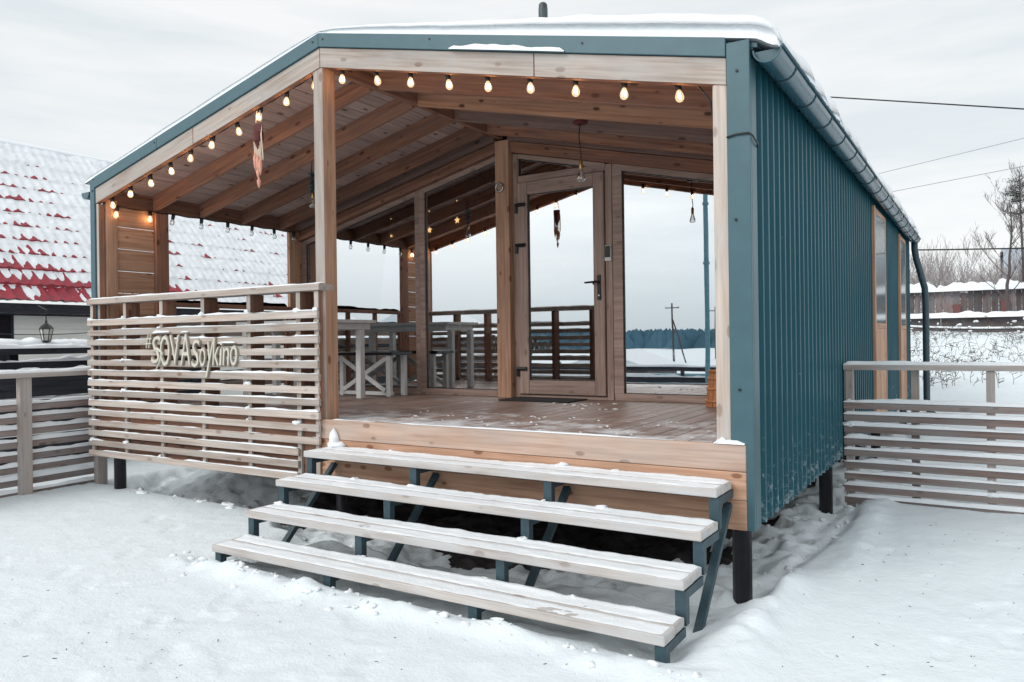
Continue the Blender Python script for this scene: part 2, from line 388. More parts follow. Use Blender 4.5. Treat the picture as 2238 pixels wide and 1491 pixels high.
def beam(name, p0, p1, w, h, mat, parent=None, up=(0, 0, 1), bev=0.003, face=None, fmat=None):
    """board from p0 to p1: w across (horizontal), h along up"""
    L = (Vector(p1) - Vector(p0)).length
    return link(name, box_mesh(L, w, h, mat, bev, face, fmat), frame_mat(p0, p1, up), parent)

def block(name, lo, hi, mat, parent=None, axis=0, bev=0.003, face=None, fmat=None):
    """axis aligned board from corner to corner with its grain along axis; face in WORLD axes"""
    lo, hi = Vector(lo), Vector(hi)
    c = (lo + hi) / 2; d = hi - lo
    if axis == 0:
        rot = Matrix.Identity(4); dims = (d.x, d.y, d.z); perm = {0: (0, 1), 1: (1, 1), 2: (2, 1)}
    elif axis == 1:
        rot = Matrix.Rotation(math.pi / 2, 4, 'Z'); dims = (d.y, d.x, d.z); perm = {0: (1, -1), 1: (0, 1), 2: (2, 1)}
    else:
        rot = Matrix.Rotation(-math.pi / 2, 4, 'Y'); dims = (d.z, d.y, d.x); perm = {0: (2, -1), 1: (1, 1), 2: (0, 1)}
    lf = None
    if face:
        a, s = face; la, ls = perm[a]; lf = (la, s * ls)
    return link(name, box_mesh(dims[0], dims[1], dims[2], mat, bev, lf, fmat), Matrix.Translation(c) @ rot, parent)

def mesh_from(name, verts, faces, mat, parent=None, smooth=False, mats=None, idx=None):
    me = bpy.data.meshes.new(name)
    me.from_pydata([tuple(v) for v in verts], [], [tuple(f) for f in faces])
    if mats: set_mats(me, mats)
    else: me.materials.append(mat)
    if idx is not None: me.polygons.foreach_set('material_index', idx)
    if smooth: me.polygons.foreach_set('use_smooth', [True] * len(me.polygons))
    me.update()
    return link(name, me, None, parent)

def prism(name, poly, y0, y1, mat, parent=None):
    """polygon in XZ extruded along Y"""
    n = len(poly)
    v = [(x, y0, z) for x, z in poly] + [(x, y1, z) for x, z in poly]
    f = [tuple(range(n)), tuple(range(2 * n - 1, n - 1, -1))]
    for i in range(n):
        j = (i + 1) % n
        f.append((i, i + n, j + n, j))
    cx = sum(p[0] for p in poly) / n; cz = sum(p[1] for p in poly) / n
    me = bpy.data.meshes.new(name)
    me.from_pydata([(a - cx, b - (y0 + y1) / 2, c - cz) for a, b, c in v], [], f)
    me.materials.append(mat)
    bm = bmesh.new(); bm.from_mesh(me); bmesh.ops.recalc_face_normals(bm, faces=bm.faces); bm.to_mesh(me); bm.free()
    return link(name, me, Matrix.Translation((cx, (y0 + y1) / 2, cz)), parent)

class MB:
    """collects tubes, lathes, boxes into one mesh"""
    def __init__(s): s.v = []; s.f = []
    def tube(s, pts, r, n=6, cap=True):
        pts = [Vector(p) for p in pts]
        rs = r if isinstance(r, (list, tuple)) else [r] * len(pts)
        base = len(s.v); prev = None
        for i, p in enumerate(pts):
            a = pts[min(i + 1, len(pts) - 1)] - pts[max(i - 1, 0)]
            if a.length < 1e-9: a = Vector((0, 0, 1))
            a.normalize()
            if prev is None:
                ref = Vector((0, 0, 1)) if abs(a.z) < 0.9 else Vector((1, 0, 0))
                u = a.cross(ref).normalized()
            else:
                u = (prev - a * prev.dot(a))
                u = u.normalized() if u.length > 1e-6 else a.orthogonal().normalized()
            prev = u; w = a.cross(u)
            for k in range(n):
                t = 2 * math.pi * k / n
                s.v.append(p + (u * math.cos(t) + w * math.sin(t)) * rs[i])
        for i in range(len(pts) - 1):
            for k in range(n):
                a0 = base + i * n + k; a1 = base + i * n + (k + 1) % n
                s.f.append((a0, a1, a1 + n, a0 + n))
        if cap:
            s.f.append(tuple(base + k for k in reversed(range(n))))
            s.f.append(tuple(base + (len(pts) - 1) * n + k for k in range(n)))
        return s
    def lathe(s, prof, c=(0, 0, 0), n=12):
        base = len(s.v); c = Vector(c)
        for r, z in prof:
            for k in range(n):
                t = 2 * math.pi * k / n
                s.v.append(c + Vector((r * math.cos(t), r * math.sin(t), z)))
        for i in range(len(prof) - 1):
            for k in range(n):
                a0 = base + i * n + k; a1 = base + i * n + (k + 1) % n
                s.f.append((a0, a1, a1 + n, a0 + n))
        s.f.append(tuple(base + k for k in reversed(range(n))))
        s.f.append(tuple(base + (len(prof) - 1) * n + k for k in range(n)))
        return s
    def box(s, lo, hi):
        b = len(s.v); x0, y0, z0 = lo; x1, y1, z1 = hi
        s.v += [Vector(p) for p in ((x0, y0, z0), (x1, y0, z0), (x1, y1, z0), (x0, y1, z0), (x0, y0, z1), (x1, y0, z1), (x1, y1, z1), (x0, y1, z1))]
        s.f += [tuple(b + i for i in q) for q in ((0, 3, 2, 1), (4, 5, 6, 7), (0, 1, 5, 4), (1, 2, 6, 5), (2, 3, 7, 6), (3, 0, 4, 7))]
        return s
    def bar(s, p0, p1, w, h, up=(0, 0, 1)):
        m = frame_mat(p0, p1, up); L = (Vector(p1) - Vector(p0)).length / 2
        b = len(s.v)
        for x, y, z in ((-1, -1, -1), (1, -1, -1), (1, 1, -1), (-1, 1, -1), (-1, -1, 1), (1, -1, 1), (1, 1, 1), (-1, 1, 1)):
            s.v.append(m @ Vector((x * L, y * w / 2, z * h / 2)))
        s.f += [tuple(b + i for i in q) for q in ((0, 3, 2, 1), (4, 5, 6, 7), (0, 1, 5, 4), (1, 2, 6, 5), (2, 3, 7, 6), (3, 0, 4, 7))]
        return s
    def mesh(s, name, mat, smooth=False):
        me = bpy.data.meshes.new(name)
        me.from_pydata([tuple(v) for v in s.v], [], s.f); me.materials.append(mat)
        if smooth: me.polygons.foreach_set('use_smooth', [True] * len(me.polygons))
        me.update()
        return me
    def build(s, name, mat, parent=None, smooth=False, origin=None):
        if origin is not None:
            o = Vector(origin); s.v = [v - o for v in s.v]
            return link(name, s.mesh(name, mat, smooth), Matrix.Translation(o), parent)
        return link(name, s.mesh(name, mat, smooth), None, parent)

# numpy value noise
_P = RNG.rand(256, 256)
def vnoise(x, y):
    xi = np.floor(x).astype(int); yi = np.floor(y).astype(int)
    fx = x - xi; fy = y - yi
    fx = fx * fx * (3 - 2 * fx); fy = fy * fy * (3 - 2 * fy)
    a = _P[xi % 256, yi % 256]; b = _P[(xi + 1) % 256, yi % 256]; c = _P[xi % 256, (yi + 1) % 256]; d = _P[(xi + 1) % 256, (yi + 1) % 256]
    return (a * (1 - fx) + b * fx) * (1 - fy) + (c * (1 - fx) + d * fx) * fy
def fbm(x, y, o=4, g=0.5):
    x = np.asarray(x, float); y = np.asarray(y, float)
    s = 0; a = 1; t = 0
    for i in range(o):
        s = s + a * (vnoise(x * 2 ** i + 17.3 * i, y * 2 ** i + 9.1 * i) - 0.5); t += a; a *= g
    return s / t * 2
def sstep(a, b, x):
    t = np.clip((x - a) / (b - a), 0, 1); return t * t * (3 - 2 * t)

def grid_mesh(name, X, Y, Z, mats, smooth=True, fmask=None, fidx=None):
    """X, Y, Z arrays of shape (n, m)"""
    n, m = X.shape
    v = np.stack([X, Y, Z], -1).reshape(-1, 3)
    i, j = np.meshgrid(np.arange(n - 1), np.arange(m - 1), indexing='ij')
    a = (i * m + j).ravel()
    f = np.stack([a, a + m, a + m + 1, a + 1], -1)
    if fmask is not None:
        f = f[fmask.ravel()]
    me = bpy.data.meshes.new(name)
    me.vertices.add(len(v)); me.vertices.foreach_set('co', v.ravel())
    me.loops.add(len(f) * 4); me.loops.foreach_set('vertex_index', f.ravel().astype(np.int32))
    me.polygons.add(len(f)); me.polygons.foreach_set('loop_start', np.arange(0, len(f) * 4, 4, dtype=np.int32))
    me.update(calc_edges=True)
    for mm in mats: me.materials.append(mm)
    if fidx is not None: me.polygons.foreach_set('material_index', fidx.ravel().astype(np.int32))
    if smooth: me.polygons.foreach_set('use_smooth', np.ones(len(f), bool))
    me.validate()
    return me

# ------------------------------------------------------------------ ground
def ground_h(x, y):
    x = np.asarray(x, float); y = np.asarray(y, float)
    near = np.exp(-((x + 2) ** 2 + (y) ** 2) / 900.0)
    h = 0.055 + 0.016 * fbm(x * 0.5, y * 0.5, 4) + near * (0.006 * fbm(x * 3.1, y * 3.1, 4) + 0.0025 * fbm(x * 11, y * 11, 3))
    # trampled crust with shallow prints
    tr = sstep(0.05, 0.35, fbm(x * 0.55 + 7, y * 0.55 + 3, 3))
    h = h - near * 0.008 * tr * sstep(0.15, 0.45, fbm(x * 4.0 + 31, y * 7.0, 3))
    # cleared ground under and along the cabin
    ex = 0.06 + 0.06 * fbm(y * 1.4, x * 0 + 3.3, 3)
    ey = 0.14 + 0.07 * fbm(x * 1.1, y * 0 + 8.8, 3) - 0.35 * sstep(-4.1, -3.6, x)
    ex = ex + 0.10 * sstep(0.6, 1.6, y)
    ins = sstep(ex + 0.08, ex - 0.06, x) * sstep(-6.95, -6.7, x) * sstep(ey - 0.03, ey + 0.10, y) * sstep(11.2, 10.6, y)
    low = -0.14 + 0.07 * fbm(x * 2.5, y * 2.5, 4) + 0.06 * fbm(x * 9, y * 9, 3)
    low = low + 0.30 * np.exp(-(((x + 5.9) / 1.0) ** 2 + ((y - 1.5) / 0.7) ** 2)) + 0.10 * np.exp(-(((x + 3.6) / 0.8) ** 2 + ((y - 0.4) / 0.3) ** 2))
    low = low + sstep(-1.3, -0.25, x) * (0.12 + 0.03 * fbm(x * 7 + 2, y * 7, 3))
    h = h * (1 - ins) + low * ins
    # under the steps: scooped, with lumps
    st = sstep(-3.4, -3.15, x) * sstep(-0.02, -0.16, x) * sstep(-1.12, -0.98, y) * sstep(0.1, -0.1, y)
    h = h - st * (0.05 - 0.07 * fbm(x * 2.2 + 5, y * 3 + 1, 3) - 0.03 * fbm(x * 8, y * 8, 3))
    # berms pushed up along the steps and the wall
    h = h + 0.075 * np.exp(-((x - 0.13) / 0.12) ** 2) * sstep(-1.3, -0.7, y) * sstep(0.75, 0.2, y) * (1 + 0.7 * fbm(x * 6, y * 6, 3))
    h = h + 0.045 * np.exp(-((y + 1.22 - 0.03 * fbm(x * 1.2, 0 * y, 2)) / 0.09) ** 2) * sstep(-3.7, -3.3, x) * sstep(0.3, -0.1, x) * (1 + 1.2 * fbm(x * 4.5, y * 6, 3))
    h = h + 0.035 * np.exp(-((x - 0.34 - 0.03 * np.sin(y * 2)) / 0.12) ** 2) * sstep(0.3, 1.0, y) * sstep(9, 7, y) * (1 + 0.9 * fbm(x * 5, y * 3, 3))
    # heap beyond the right fence and rising bank behind
    h = h + 0.62 * np.exp(-(((x - 2.9) / 1.1) ** 2 + ((y - 8.4) / 2.4) ** 2)) * (1 + 0.12 * fbm(x * 2, y * 2, 3))
    h = h + 0.45 * sstep(9.0, 14.0, y) * sstep(-8, -1, x) + 1.05 * sstep(13.5, 20.5, y) + 0.8 * sstep(20, 24, y) + 1.4 * sstep(24, 60, y)
    h = h + 0.10 * fbm(x * 0.35 + 3, y * 0.35, 4) * sstep(9, 14, y)
    # falls away gently behind the camera
    h = h - 1.2 * sstep(-9, -40, y)
    return h

def axis_pts(segs):
    out = []
    for a, b, d in segs:
        n = max(1, int(round((b - a) / d)))
        out += list(np.linspace(a, b, n, endpoint=False))
    out.append(segs[-1][1])
    return np.array(out)
gx = axis_pts([(-600, -100, 60), (-100, -30, 7), (-30, -10, 1.0), (-10, -7.2, 0.12), (-7.2, 2.2, 0.026), (2.2, 6, 0.10), (6, 30, 1.0), (30, 100, 7), (100, 600, 60)])
gy = axis_pts([(-600, -100, 60), (-100, -30, 7), (-30, -6, 1.0), (-6, -3.2, 0.15), (-3.2, 1.6, 0.026), (1.6, 5, 0.05), (5, 14, 0.14), (14, 34, 0.4), (34, 100, 5), (100, 700, 60)])
GX, GY = np.meshgrid(gx, gy, indexing='ij')
GZ = ground_h(GX, GY)
def print_at(cx, cy, a, L=0.29, wd=0.105, dep=0.014):
    i0, i1 = np.searchsorted(gx, [cx - 0.3, cx + 0.3]); j0, j1 = np.searchsorted(gy, [cy - 0.3, cy + 0.3])
    px_, py_ = GX[i0:i1, j0:j1] - cx, GY[i0:i1, j0:j1] - cy
    u = (px_ * math.cos(a) + py_ * math.sin(a)) / (L / 2); v = (-px_ * math.sin(a) + py_ * math.cos(a)) / (wd / 2 * (1 + 0.18 * np.clip(u, -1, 1)))
    r = np.sqrt(np.abs(u) ** 2.6 + np.abs(v) ** 2.4)
    GZ[i0:i1, j0:j1] += -dep * sstep(1.12, 0.85, r) * (1 - 0.35 * np.exp(-((u + 0.15) / 0.14) ** 2)) + 0.4 * dep * np.exp(-((r - 1.3) / 0.18) ** 2)
_rf = random.Random(5)
for path in (((-0.9, -3.1), (-1.5, -1.5)), ((-3.0, -2.4), (-2.2, -1.5)), ((-1.9, -2.9), (-2.6, -1.6)), ((1.9, -1.6), (0.35, 2.4)), ((0.4, -2.6), (1.6, 1.6)), ((-5.6, -1.6), (-3.4, -2.3)), ((-4.6, -0.5), (-3.6, -1.9)), ((0.2, -1.5), (1.2, -2.4))):
    (ax_, ay_), (bx_, by_) = path; Lp = math.hypot(bx_ - ax_, by_ - ay_); n_ = int(Lp / 0.33); a_ = math.atan2(by_ - ay_, bx_ - ax_)
    for q in range(n_ + 1):
        t = q / max(1, n_); sd = 0.11 if q % 2 else -0.11
        print_at(ax_ + (bx_ - ax_) * t - math.sin(a_) * sd + _rf.gauss(0, .03), ay_ + (by_ - ay_) * t + math.cos(a_) * sd + _rf.gauss(0, .03), a_ + _rf.gauss(0, .12), dep=_rf.uniform(0.004, 0.010))
for q in range(60):
    print_at(_rf.uniform(-3.4, 0.3), _rf.uniform(-2.4, -1.25), _rf.uniform(0.8, 2.3), dep=_rf.uniform(0.002, 0.006))
# dirty ground shows under the deck
cxm = 0.25 * (GX[:-1, :-1] + GX[1:, :-1] + GX[:-1, 1:] + GX[1:, 1:]); cym = 0.25 * (GY[:-1, :-1] + GY[1:, :-1] + GY[:-1, 1:] + GY[1:, 1:])
soil = ((cxm > -4.9 + 0.5 * fbm(cym * 2, cxm * 2, 3) + 0.5 * (1.2 - cym)) & (cxm < -0.15 + 0.1 * fbm(cym * 3, cxm * 3, 3)) & (cxm < -0.55 + 0.5 * fbm(cym * 2.3, cxm * 2.3, 4)) & (cym > 0.50 + 0.5 * fbm(cxm * 2.2, cym * 2.2, 4)) & (cym < 10))
link('ground', grid_mesh('ground', GX, GY, GZ, [M['ground'], M['soil']], True, None, soil))['kind'] = 'structure'
tag(bpy.data.objects['ground'], 'packed white snow covering the yard in front of the cabin')
def gz(x, y):
    return float(ground_h(np.array([x]), np.array([y]))[0])

# ------------------------------------------------------------------ snow strips and crumbs
class Snow(MB):
    def strip(s, p0, p1, width, h, seed=0, step=0.035, lump=0.6, cover=1.0, side=(0, 1, 0)):
        """ragged ridge of snow lying along a board's top edge"""
        p0, p1 = Vector(p0), Vector(p1); L = (p1 - p0).length
        n = max(3, int(L / step)); d = (p1 - p0).normalized()
        side = Vector(side); side = (side - d * side.dot(d)).normalized()
        t = np.linspace(0, L, n + 1)
        hh = h * (1 + lump * (fbm(t * 2.1 + seed * 3.7, t * 0 + seed, 2) + 0.8 * fbm(t * 9 + seed, t * 0 + seed * 1.3, 2)))
        if cover < 1.0:
            hh = hh * sstep(0.0, 0.12, fbm(t * 1.3 + seed * 5.1, t * 0 + seed * 2.2, 2) + (cover - 0.5) * 1.6)
        hh[0] *= 0.3; hh[-1] *= 0.3
        hh = np.maximum(hh, 0.0)
        ww = width * (0.9 + 0.16 * fbm(t * 6 + seed, t * 0 + 4.4 + seed, 2)) / 2
        K = 6; base = len(s.v)
        for i in range(n + 1):
            c = p0 + d * float(t[i])
            for k in range(K + 1):
                a = math.pi * k / K
                s.v.append(c + side * (-math.cos(a) * float(ww[i])) + Vector((0, 0, math.sin(a) ** 0.8 * float(hh[i]) + 0.001)))
        for i in range(n):
            if hh[i] < 0.0008 and hh[i + 1] < 0.0008: continue
            for k in range(K):
                a = base + i * (K + 1) + k
                s.f.append((a, a + 1, a + K + 2, a + K + 1))
        return s
    def lump(s, c, r, hz=0.7, seed=0):
        b = len(s.v); rg = random.Random(seed); ax = rg.uniform(0.9, 1.9)
        bm = bmesh.new(); bmesh.ops.create_icosphere(bm, subdivisions=2, radius=1.0)
        for v in bm.verts:
            q = v.co * (0.75 + 0.8 * float(fbm(np.array([v.co.x * 1.6 + seed * 1.7]), np.array([v.co.y * 1.6 + v.co.z * 1.3 + seed]), 3)[0]))
            s.v.append(Vector(c) + Vector((q.x * r * ax, q.y * r, q.z * r * hz)))
        for f in bm.faces: s.f.append(tuple(b + v.index for v in f.verts))
        bm.free(); return s
    def done(s, name, label):
        o = s.build(name, M['snow'], None, True)
        return tag(o, label, 'snow', None, 'stuff')

# ------------------------------------------------------------------ THE CABIN
D = 0.88                      # deck level
XL, XP, XR = -6.55, -3.30, 0.0
SL = 0.232
YG, YE = 2.68, 10.0
def rz(x): return 3.92 - SL * abs(x - XP)
cabin = thing('cabin', (XP, 0, 0), 'teal metal clad wooden cabin with an open gabled porch and glazed front', 'cabin')
up_r = Vector((SL, 0, 1)).normalized(); up_l = Vector((-SL, 0, 1)).normalized()

def sloped(name, x0, x1, top, h, y0, y1, mat, parent=cabin, face=None, fmat=None, plumb=True):
    """rake board: vertical ends; its top lies 'top' below the roof line"""
    pts = [(x0, rz(x0) - top - h), (x1, rz(x1) - top - h), (x1, rz(x1) - top), (x0, rz(x0) - top)]
    cx, cz = (x0 + x1) / 2, sum(p[1] for p in pts) / 4
    ang = math.atan2(rz(x1) - rz(x0), x1 - x0)
    R = Matrix.Translation((cx, (y0 + y1) / 2, cz)) @ Matrix.Rotation(-ang, 4, 'Y')
    Ri = R.inverted()
    v = [Ri @ Vector((x, y, z)) for y in (y0, y1) for x, z in pts]
    f = [(0, 1, 2, 3), (7, 6, 5, 4), (0, 4, 5, 1), (1, 5, 6, 2), (2, 6, 7, 3), (3, 7, 4, 0)]
    me = bpy.data.meshes.new(name); me.from_pydata([tuple(q) for q in v], [], f)
    me.materials.append(mat)
    if fmat:
        me.materials.append(fmat); me.polygons[0].material_index = 1
    bm = bmesh.new(); bm.from_mesh(me)
    bmesh.ops.recalc_face_normals(bm, faces=bm.faces)
    bmesh.ops.bevel(bm, geom=list(bm.edges), offset=0.003, segments=1, affect='EDGES', profile=0.5)
    bm.to_mesh(me); bm.free()
    return link(name, me, R, parent)

# roof sheets over ceiling
for xa, xb in ((XL - 0.05, XP - 0.003), (XP + 0.003, XR + 0.06)):
    sloped('roof_sheet', xa, xb, 0.012, 0.03, 0.004, YE + 0.15, M['tealflash'])
# ceiling boards (run along Y) in the porch, one plain ceiling over the room
for side in (-1, 1):
    n = 22; x0, x1 = XP + side * 0.03, (XL + 0.09 if side < 0 else XR - 0.09)
    for k in range(n):
        a = x0 + (x1 - x0) * k / n; b = x0 + (x1 - x0) * (k + 1) / n
        a, b = min(a, b) + 0.0015, max(a, b) - 0.0015
        xm = (a + b) / 2; zt = rz(xm) - 0.098
        beam('ceiling_board', (xm, 0.02, zt), (xm, YG + 0.1, zt), b - a, 0.02, M['ceil'], cabin, up_r if side > 0 else up_l, 0.002)
    sloped('room_ceiling', (XL + 0.09 if side < 0 else XP + 0.02), (XP - 0.02 if side < 0 else XR - 0.09), 0.09, 0.02, YG + 0.11, YE - 0.02, M['inwood'])
# rafters; right-hand tones differ to stand in for shading between them
for y, mr_ in ((0.60, 'warm'), (1.17, 'warmlight'), (1.74, 'warmgrey'), (2.31, 'warm')):
    sloped('rafter', XL + 0.10, XP - 0.03, 0.112, 0.158, y - 0.022, y + 0.026, M['warm'])
    sloped('rafter', XP + 0.03, XR - 0.10, 0.112, 0.158, y - 0.022, y + 0.026, M[mr_])
block('ridge_beam', (XP - 0.028, 0.042, 3.655), (XP + 0.028, YG - 0.08, 3.805), M['warm'], cabin, 1)
# front rake: flashing over wood
for xa, xb in ((XL + 0.078, -5.42), (-5.416, XP - 0.001), (XP + 0.001, -0.108)):
    sloped('rake_flashing', xa, xb, 0.0, 0.108, -0.034, 0.0, M['tealflash'])
for xa, xb in ((XL + 0.08, -4.9), (-4.897, XP - 0.001), (XP + 0.001, -1.36), (-1.357, -0.107)):
    sloped('rake_board', xa, xb, 0.11, 0.155, -0.018, 0.032, M['warm'], face=1, fmat=M['pale'])
# corner flashings and their side returns
def corner(x0, x1, xs, sg, zb):
    block('corner_flashing', (x0, -0.03, zb), (x1, -0.004, rz(x0 if sg < 0 else x1) - 0.004), M['tealflash'], cabin, 2)
corner(-0.105, 0.024, 0, 1, 0.415)
block('corner_flashing', (-0.002, -0.0035, 0.415), (0.0245, 0.105, rz(0) - 0.10), M['tealflash'], cabin, 2)
corner(XL, XL + 0.076, 0, -1, 0.415)
# front posts
block('porch_post', (-3.385, -0.01, D), (-3.283, 0.125, 3.66), M['jamb'], cabin, 2, face=(1, -1), fmat=M['pale'])
block('porch_post', (-0.19, -0.012, D), (-0.107, 0.10, rz(-0.19) - 0.268), M['warm'], cabin, 2, face=(1, -1), fmat=M['pale'])
block('porch_post', (XL + 0.078, -0.012, D), (XL + 0.118, 0.05, rz(XL + 0.08) - 0.268), M['warm'], cabin, 2, face=(1, -1), fmat=M['pale'])
block('porch_post', (XL + 0.085, 0.06, D), (XL + 0.135, 0.175, 2.97), M['jamb'], cabin, 2)
block('porch_post', (XL + 0.085, 0.60, D), (XL + 0.135, 0.75, 2.92), M['warm'], cabin, 2)
block('porch_post', (XL + 0.085, 2.44, D), (XL + 0.135, 2.60, 2.92), M['jamb'], cabin, 2)
# planked panel between the first two left posts
zz = D + 0.015; k = 0
while zz < 2.90:
    h = 0.222
    block('wall_plank', (XL + 0.075, 0.176, zz), (XL + 0.098, 0.60, min(zz + h, 2.92)), M['jamb'], cabin, 1, bev=0.006)
    zz += h + 0.006
block('eave_beam', (XL + 0.07, 0.055, 2.92), (XL + 0.125, YG - 0.02, 3.045), M['warm'], cabin, 1)
block('eave_beam', (-0.125, 0.055, 2.90), (-0.07, YG - 0.02, 3.03), M['warm'], cabin, 1)
# side opening: inner short wall at the glass corner, parapet under the opening
block('corner_board', (XL + 0.085, 2.602, D), (XL + 0.11, 2.66, 3.02), M['jamb'], cabin, 2)
# right inner wall boards of the porch (seen only in the panes)
zz = D + 0.01
while zz < 2.9:
    block('wall_plank', (-0.10, 0.11, zz), (-0.075, YG - 0.03, min(zz + 0.19, 2.895)), M['ceil'], cabin, 1, bev=0.006)
    zz += 0.196

# profiled right wall in sheets of eight ribs
PITCH = 0.1433; NR = 8
def sheet_mesh(nr):
    prof = []
    for r in range(nr):
        y = r * PITCH
        prof += [(0.0, y), (0.0, y + 0.088), (0.019, y + 0.096), (0.019, y + 0.126)]
    prof.append((0.0, nr * PITCH + 0.0))
    n = len(prof); zb, zt = 0.418, 3.085
    v = [(x * 1.25, y, z) for z in (zb, zt) for x, y in prof]
    f = [(i, i + 1, i + 1 + n, i + n) for i in range(n - 1)]
    b = len(v)
    v += [(x - 0.004, y, z) for z in (zb, zt) for x, y in prof]
    f += [(b + i + 1, b + i, b + i + n, b + i + 1 + n) for i in range(n - 1)]
    f += [(i + 1, i, b + i, b + i + 1) for i in range(n - 1)]
    me = bpy.data.meshes.new('wall_sheet'); me.from_pydata(v, [], f); me.materials.append(M['teal'])
    return me
sm8 = sheet_mesh(NR); y = 0.112
while y < YE - 0.3:
    nr = min(NR, int((YE - y) / PITCH))
    link('wall_sheet', sm8 if nr == NR else sheet_mesh(nr), Matrix.Translation((0.002, y, 0)), cabin)
    y += nr * PITCH
screws = MB()
for zs in (0.62, 1.35, 2.1, 2.72):
    for k in range(0, 62, 3):
        screws.lathe([(0.006, -0.004), (0.006, 0.004)], (0.0, 0, 0), 6)
        for q in screws.v[-12:]:
            q.x, q.y, q.z = 0.004 + q.z, 0.112 + 0.04 + k * PITCH + q.x, zs + q.y
for xs, zs, in ((-0.045, 2.98), (-0.06, 2.15), (-0.05, 1.2), (-3.25, 3.86), (-3.36, 3.86), (-2.2, 3.63), (-1.0, 3.34), (-5.45, 3.38), (-6.5, 3.05)):
    screws.lathe([(0.008, -0.004), (0.008, 0.004)], (0, 0, 0), 8)
    for q in screws.v[-16:]:
        q.x, q.y, q.z = xs + q.x, -0.034 + q.z, zs + q.y
o = screws.build('screw_heads', M['blackmetal'], cabin); o['kind'] = 'stuff'
# back wall, left wall, floor slab edge boards and the room inside
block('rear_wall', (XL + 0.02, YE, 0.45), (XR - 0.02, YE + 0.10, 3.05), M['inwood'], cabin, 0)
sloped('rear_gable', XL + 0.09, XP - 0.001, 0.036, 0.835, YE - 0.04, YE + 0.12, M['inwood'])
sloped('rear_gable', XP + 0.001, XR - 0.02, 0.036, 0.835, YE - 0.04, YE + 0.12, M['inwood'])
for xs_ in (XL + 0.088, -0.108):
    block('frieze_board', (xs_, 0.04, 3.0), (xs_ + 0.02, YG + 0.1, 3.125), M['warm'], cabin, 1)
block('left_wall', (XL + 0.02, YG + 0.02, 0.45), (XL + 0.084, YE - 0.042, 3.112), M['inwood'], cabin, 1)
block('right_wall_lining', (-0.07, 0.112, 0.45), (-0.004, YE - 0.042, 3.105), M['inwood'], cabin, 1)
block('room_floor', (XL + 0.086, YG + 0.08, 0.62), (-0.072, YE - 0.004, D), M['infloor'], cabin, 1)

# deck boards along Y
nb = 45; wbd = (XL + 0.13 - (-0.11)) / -nb
for k in range(nb):
    xa = -0.112 - (k + 1) * wbd; xb = -0.112 - k * wbd
    block('deck_board', (xa + 0.0028, 0.012, D - 0.028), (xb - 0.0028, YG + 0.06, D), M['deck'], cabin, 1, bev=0.003)
# rim boards on the front
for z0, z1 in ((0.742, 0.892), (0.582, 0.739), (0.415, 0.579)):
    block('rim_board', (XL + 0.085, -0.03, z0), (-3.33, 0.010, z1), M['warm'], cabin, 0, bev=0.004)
    block('rim_board', (-3.326, -0.038, z0), (-0.020, 0.010, z1), M['rim'] if z0 > 0.7 else M['jamb'], cabin, 0, bev=0.004)  # lower boards less bleached; their tone also carries shade under the steps
# joists and piles below
for y in (0.9, 1.8, 2.7, 4.2, 6.0, 8.0):
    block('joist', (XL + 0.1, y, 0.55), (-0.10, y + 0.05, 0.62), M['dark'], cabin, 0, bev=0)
for y in (0.10, 2.75, 6.2, 9.8):
    for x in ((-6.30, -0.085) if y < 1 else (-6.30, -4.2, -2.1, -0.085)):
        MB().lathe([(0.056, -0.6), (0.056, 0.400), (0.064, 0.401), (0.064, 0.413)], (0, 0, 0), 12).build('pile', M['pile'], cabin, True).matrix_basis = W['cabin'].inverted() @ Matrix.Translation((x, y, 0))
MB().lathe([(0.05, -0.6), (0.05, 0.45)], (0, 0, 0), 12).build('pile', M['pile'], cabin, True).matrix_basis = W['cabin'].inverted() @ Matrix.Translation((-3.80, 0.66, 0))

# glazed wall -----------------------------------------------------------
def zg(x): return 3.53 - SL * abs(x - XP)
block('ridge_post', (-3.36, 2.57, D), (-3.19, 2.76, 3.635), M['jamb'], cabin, 2)
sloped('header_beam', XL + 0.10, -3.362, 0.272, 0.116, 2.60, 2.74, M['warm'])
sloped('header_beam', -3.188, -0.10, 0.272, 0.116, 2.60, 2.74, M['warm'])
for xa_, xb_ in ((XL + 0.10, -3.362), (-3.188, -0.10)):
    sloped('wall_plate', xa_, xb_, 0.112, 0.158, 2.545, 2.598, M['warmgrey'])
sloped('header_trim', XL + 0.10, -3.362, 0.345, 0.044, 2.570, 2.5985, M['warm'])
def window(name, x0, x1, zb, topf, fw=0.07, fy0=2.655, fy1=2.725, left=True, right=True, fwl=None, fwr=None):
    fwl = fwl or fw; fwr = fwr or fw
    root = None
    poly_outer = [(x0, zb), (x1, zb), (x1, topf(x1)), (x0, topf(x0))]
    ix0, ix1 = x0 + fwl, x1 - fwr
    fr = block(name, (x0 + 0.001, fy0, zb), (x1 - 0.001, fy1, zb + fw), M['frame'], cabin, 0, bev=0.004)
    prism('jamb', [(x0, zb + fw + 0.001), (ix0, zb + fw + 0.001), (ix0, topf(ix0)), (x0, topf(x0))], fy0 + 0.002, fy1, M['frame'], fr)
    prism('jamb', [(ix1, zb + fw + 0.001), (x1, zb + fw + 0.001), (x1, topf(x1)), (ix1, topf(ix1))], fy0 + 0.002, fy1, M['frame'], fr)
    prism('top_rail', [(ix0 + 0.001, topf(ix0) - fw * 0.8), (ix1 - 0.001, topf(ix1) - fw * 0.8), (ix1 - 0.001, topf(ix1)), (ix0 + 0.001, topf(ix0))], fy0 + 0.001, fy1, M['frame'], fr)
    pane(ix0, ix1, zb + fw, lambda x: topf(x) - fw * 0.8, (fy0 + fy1) / 2, fr)
    return fr
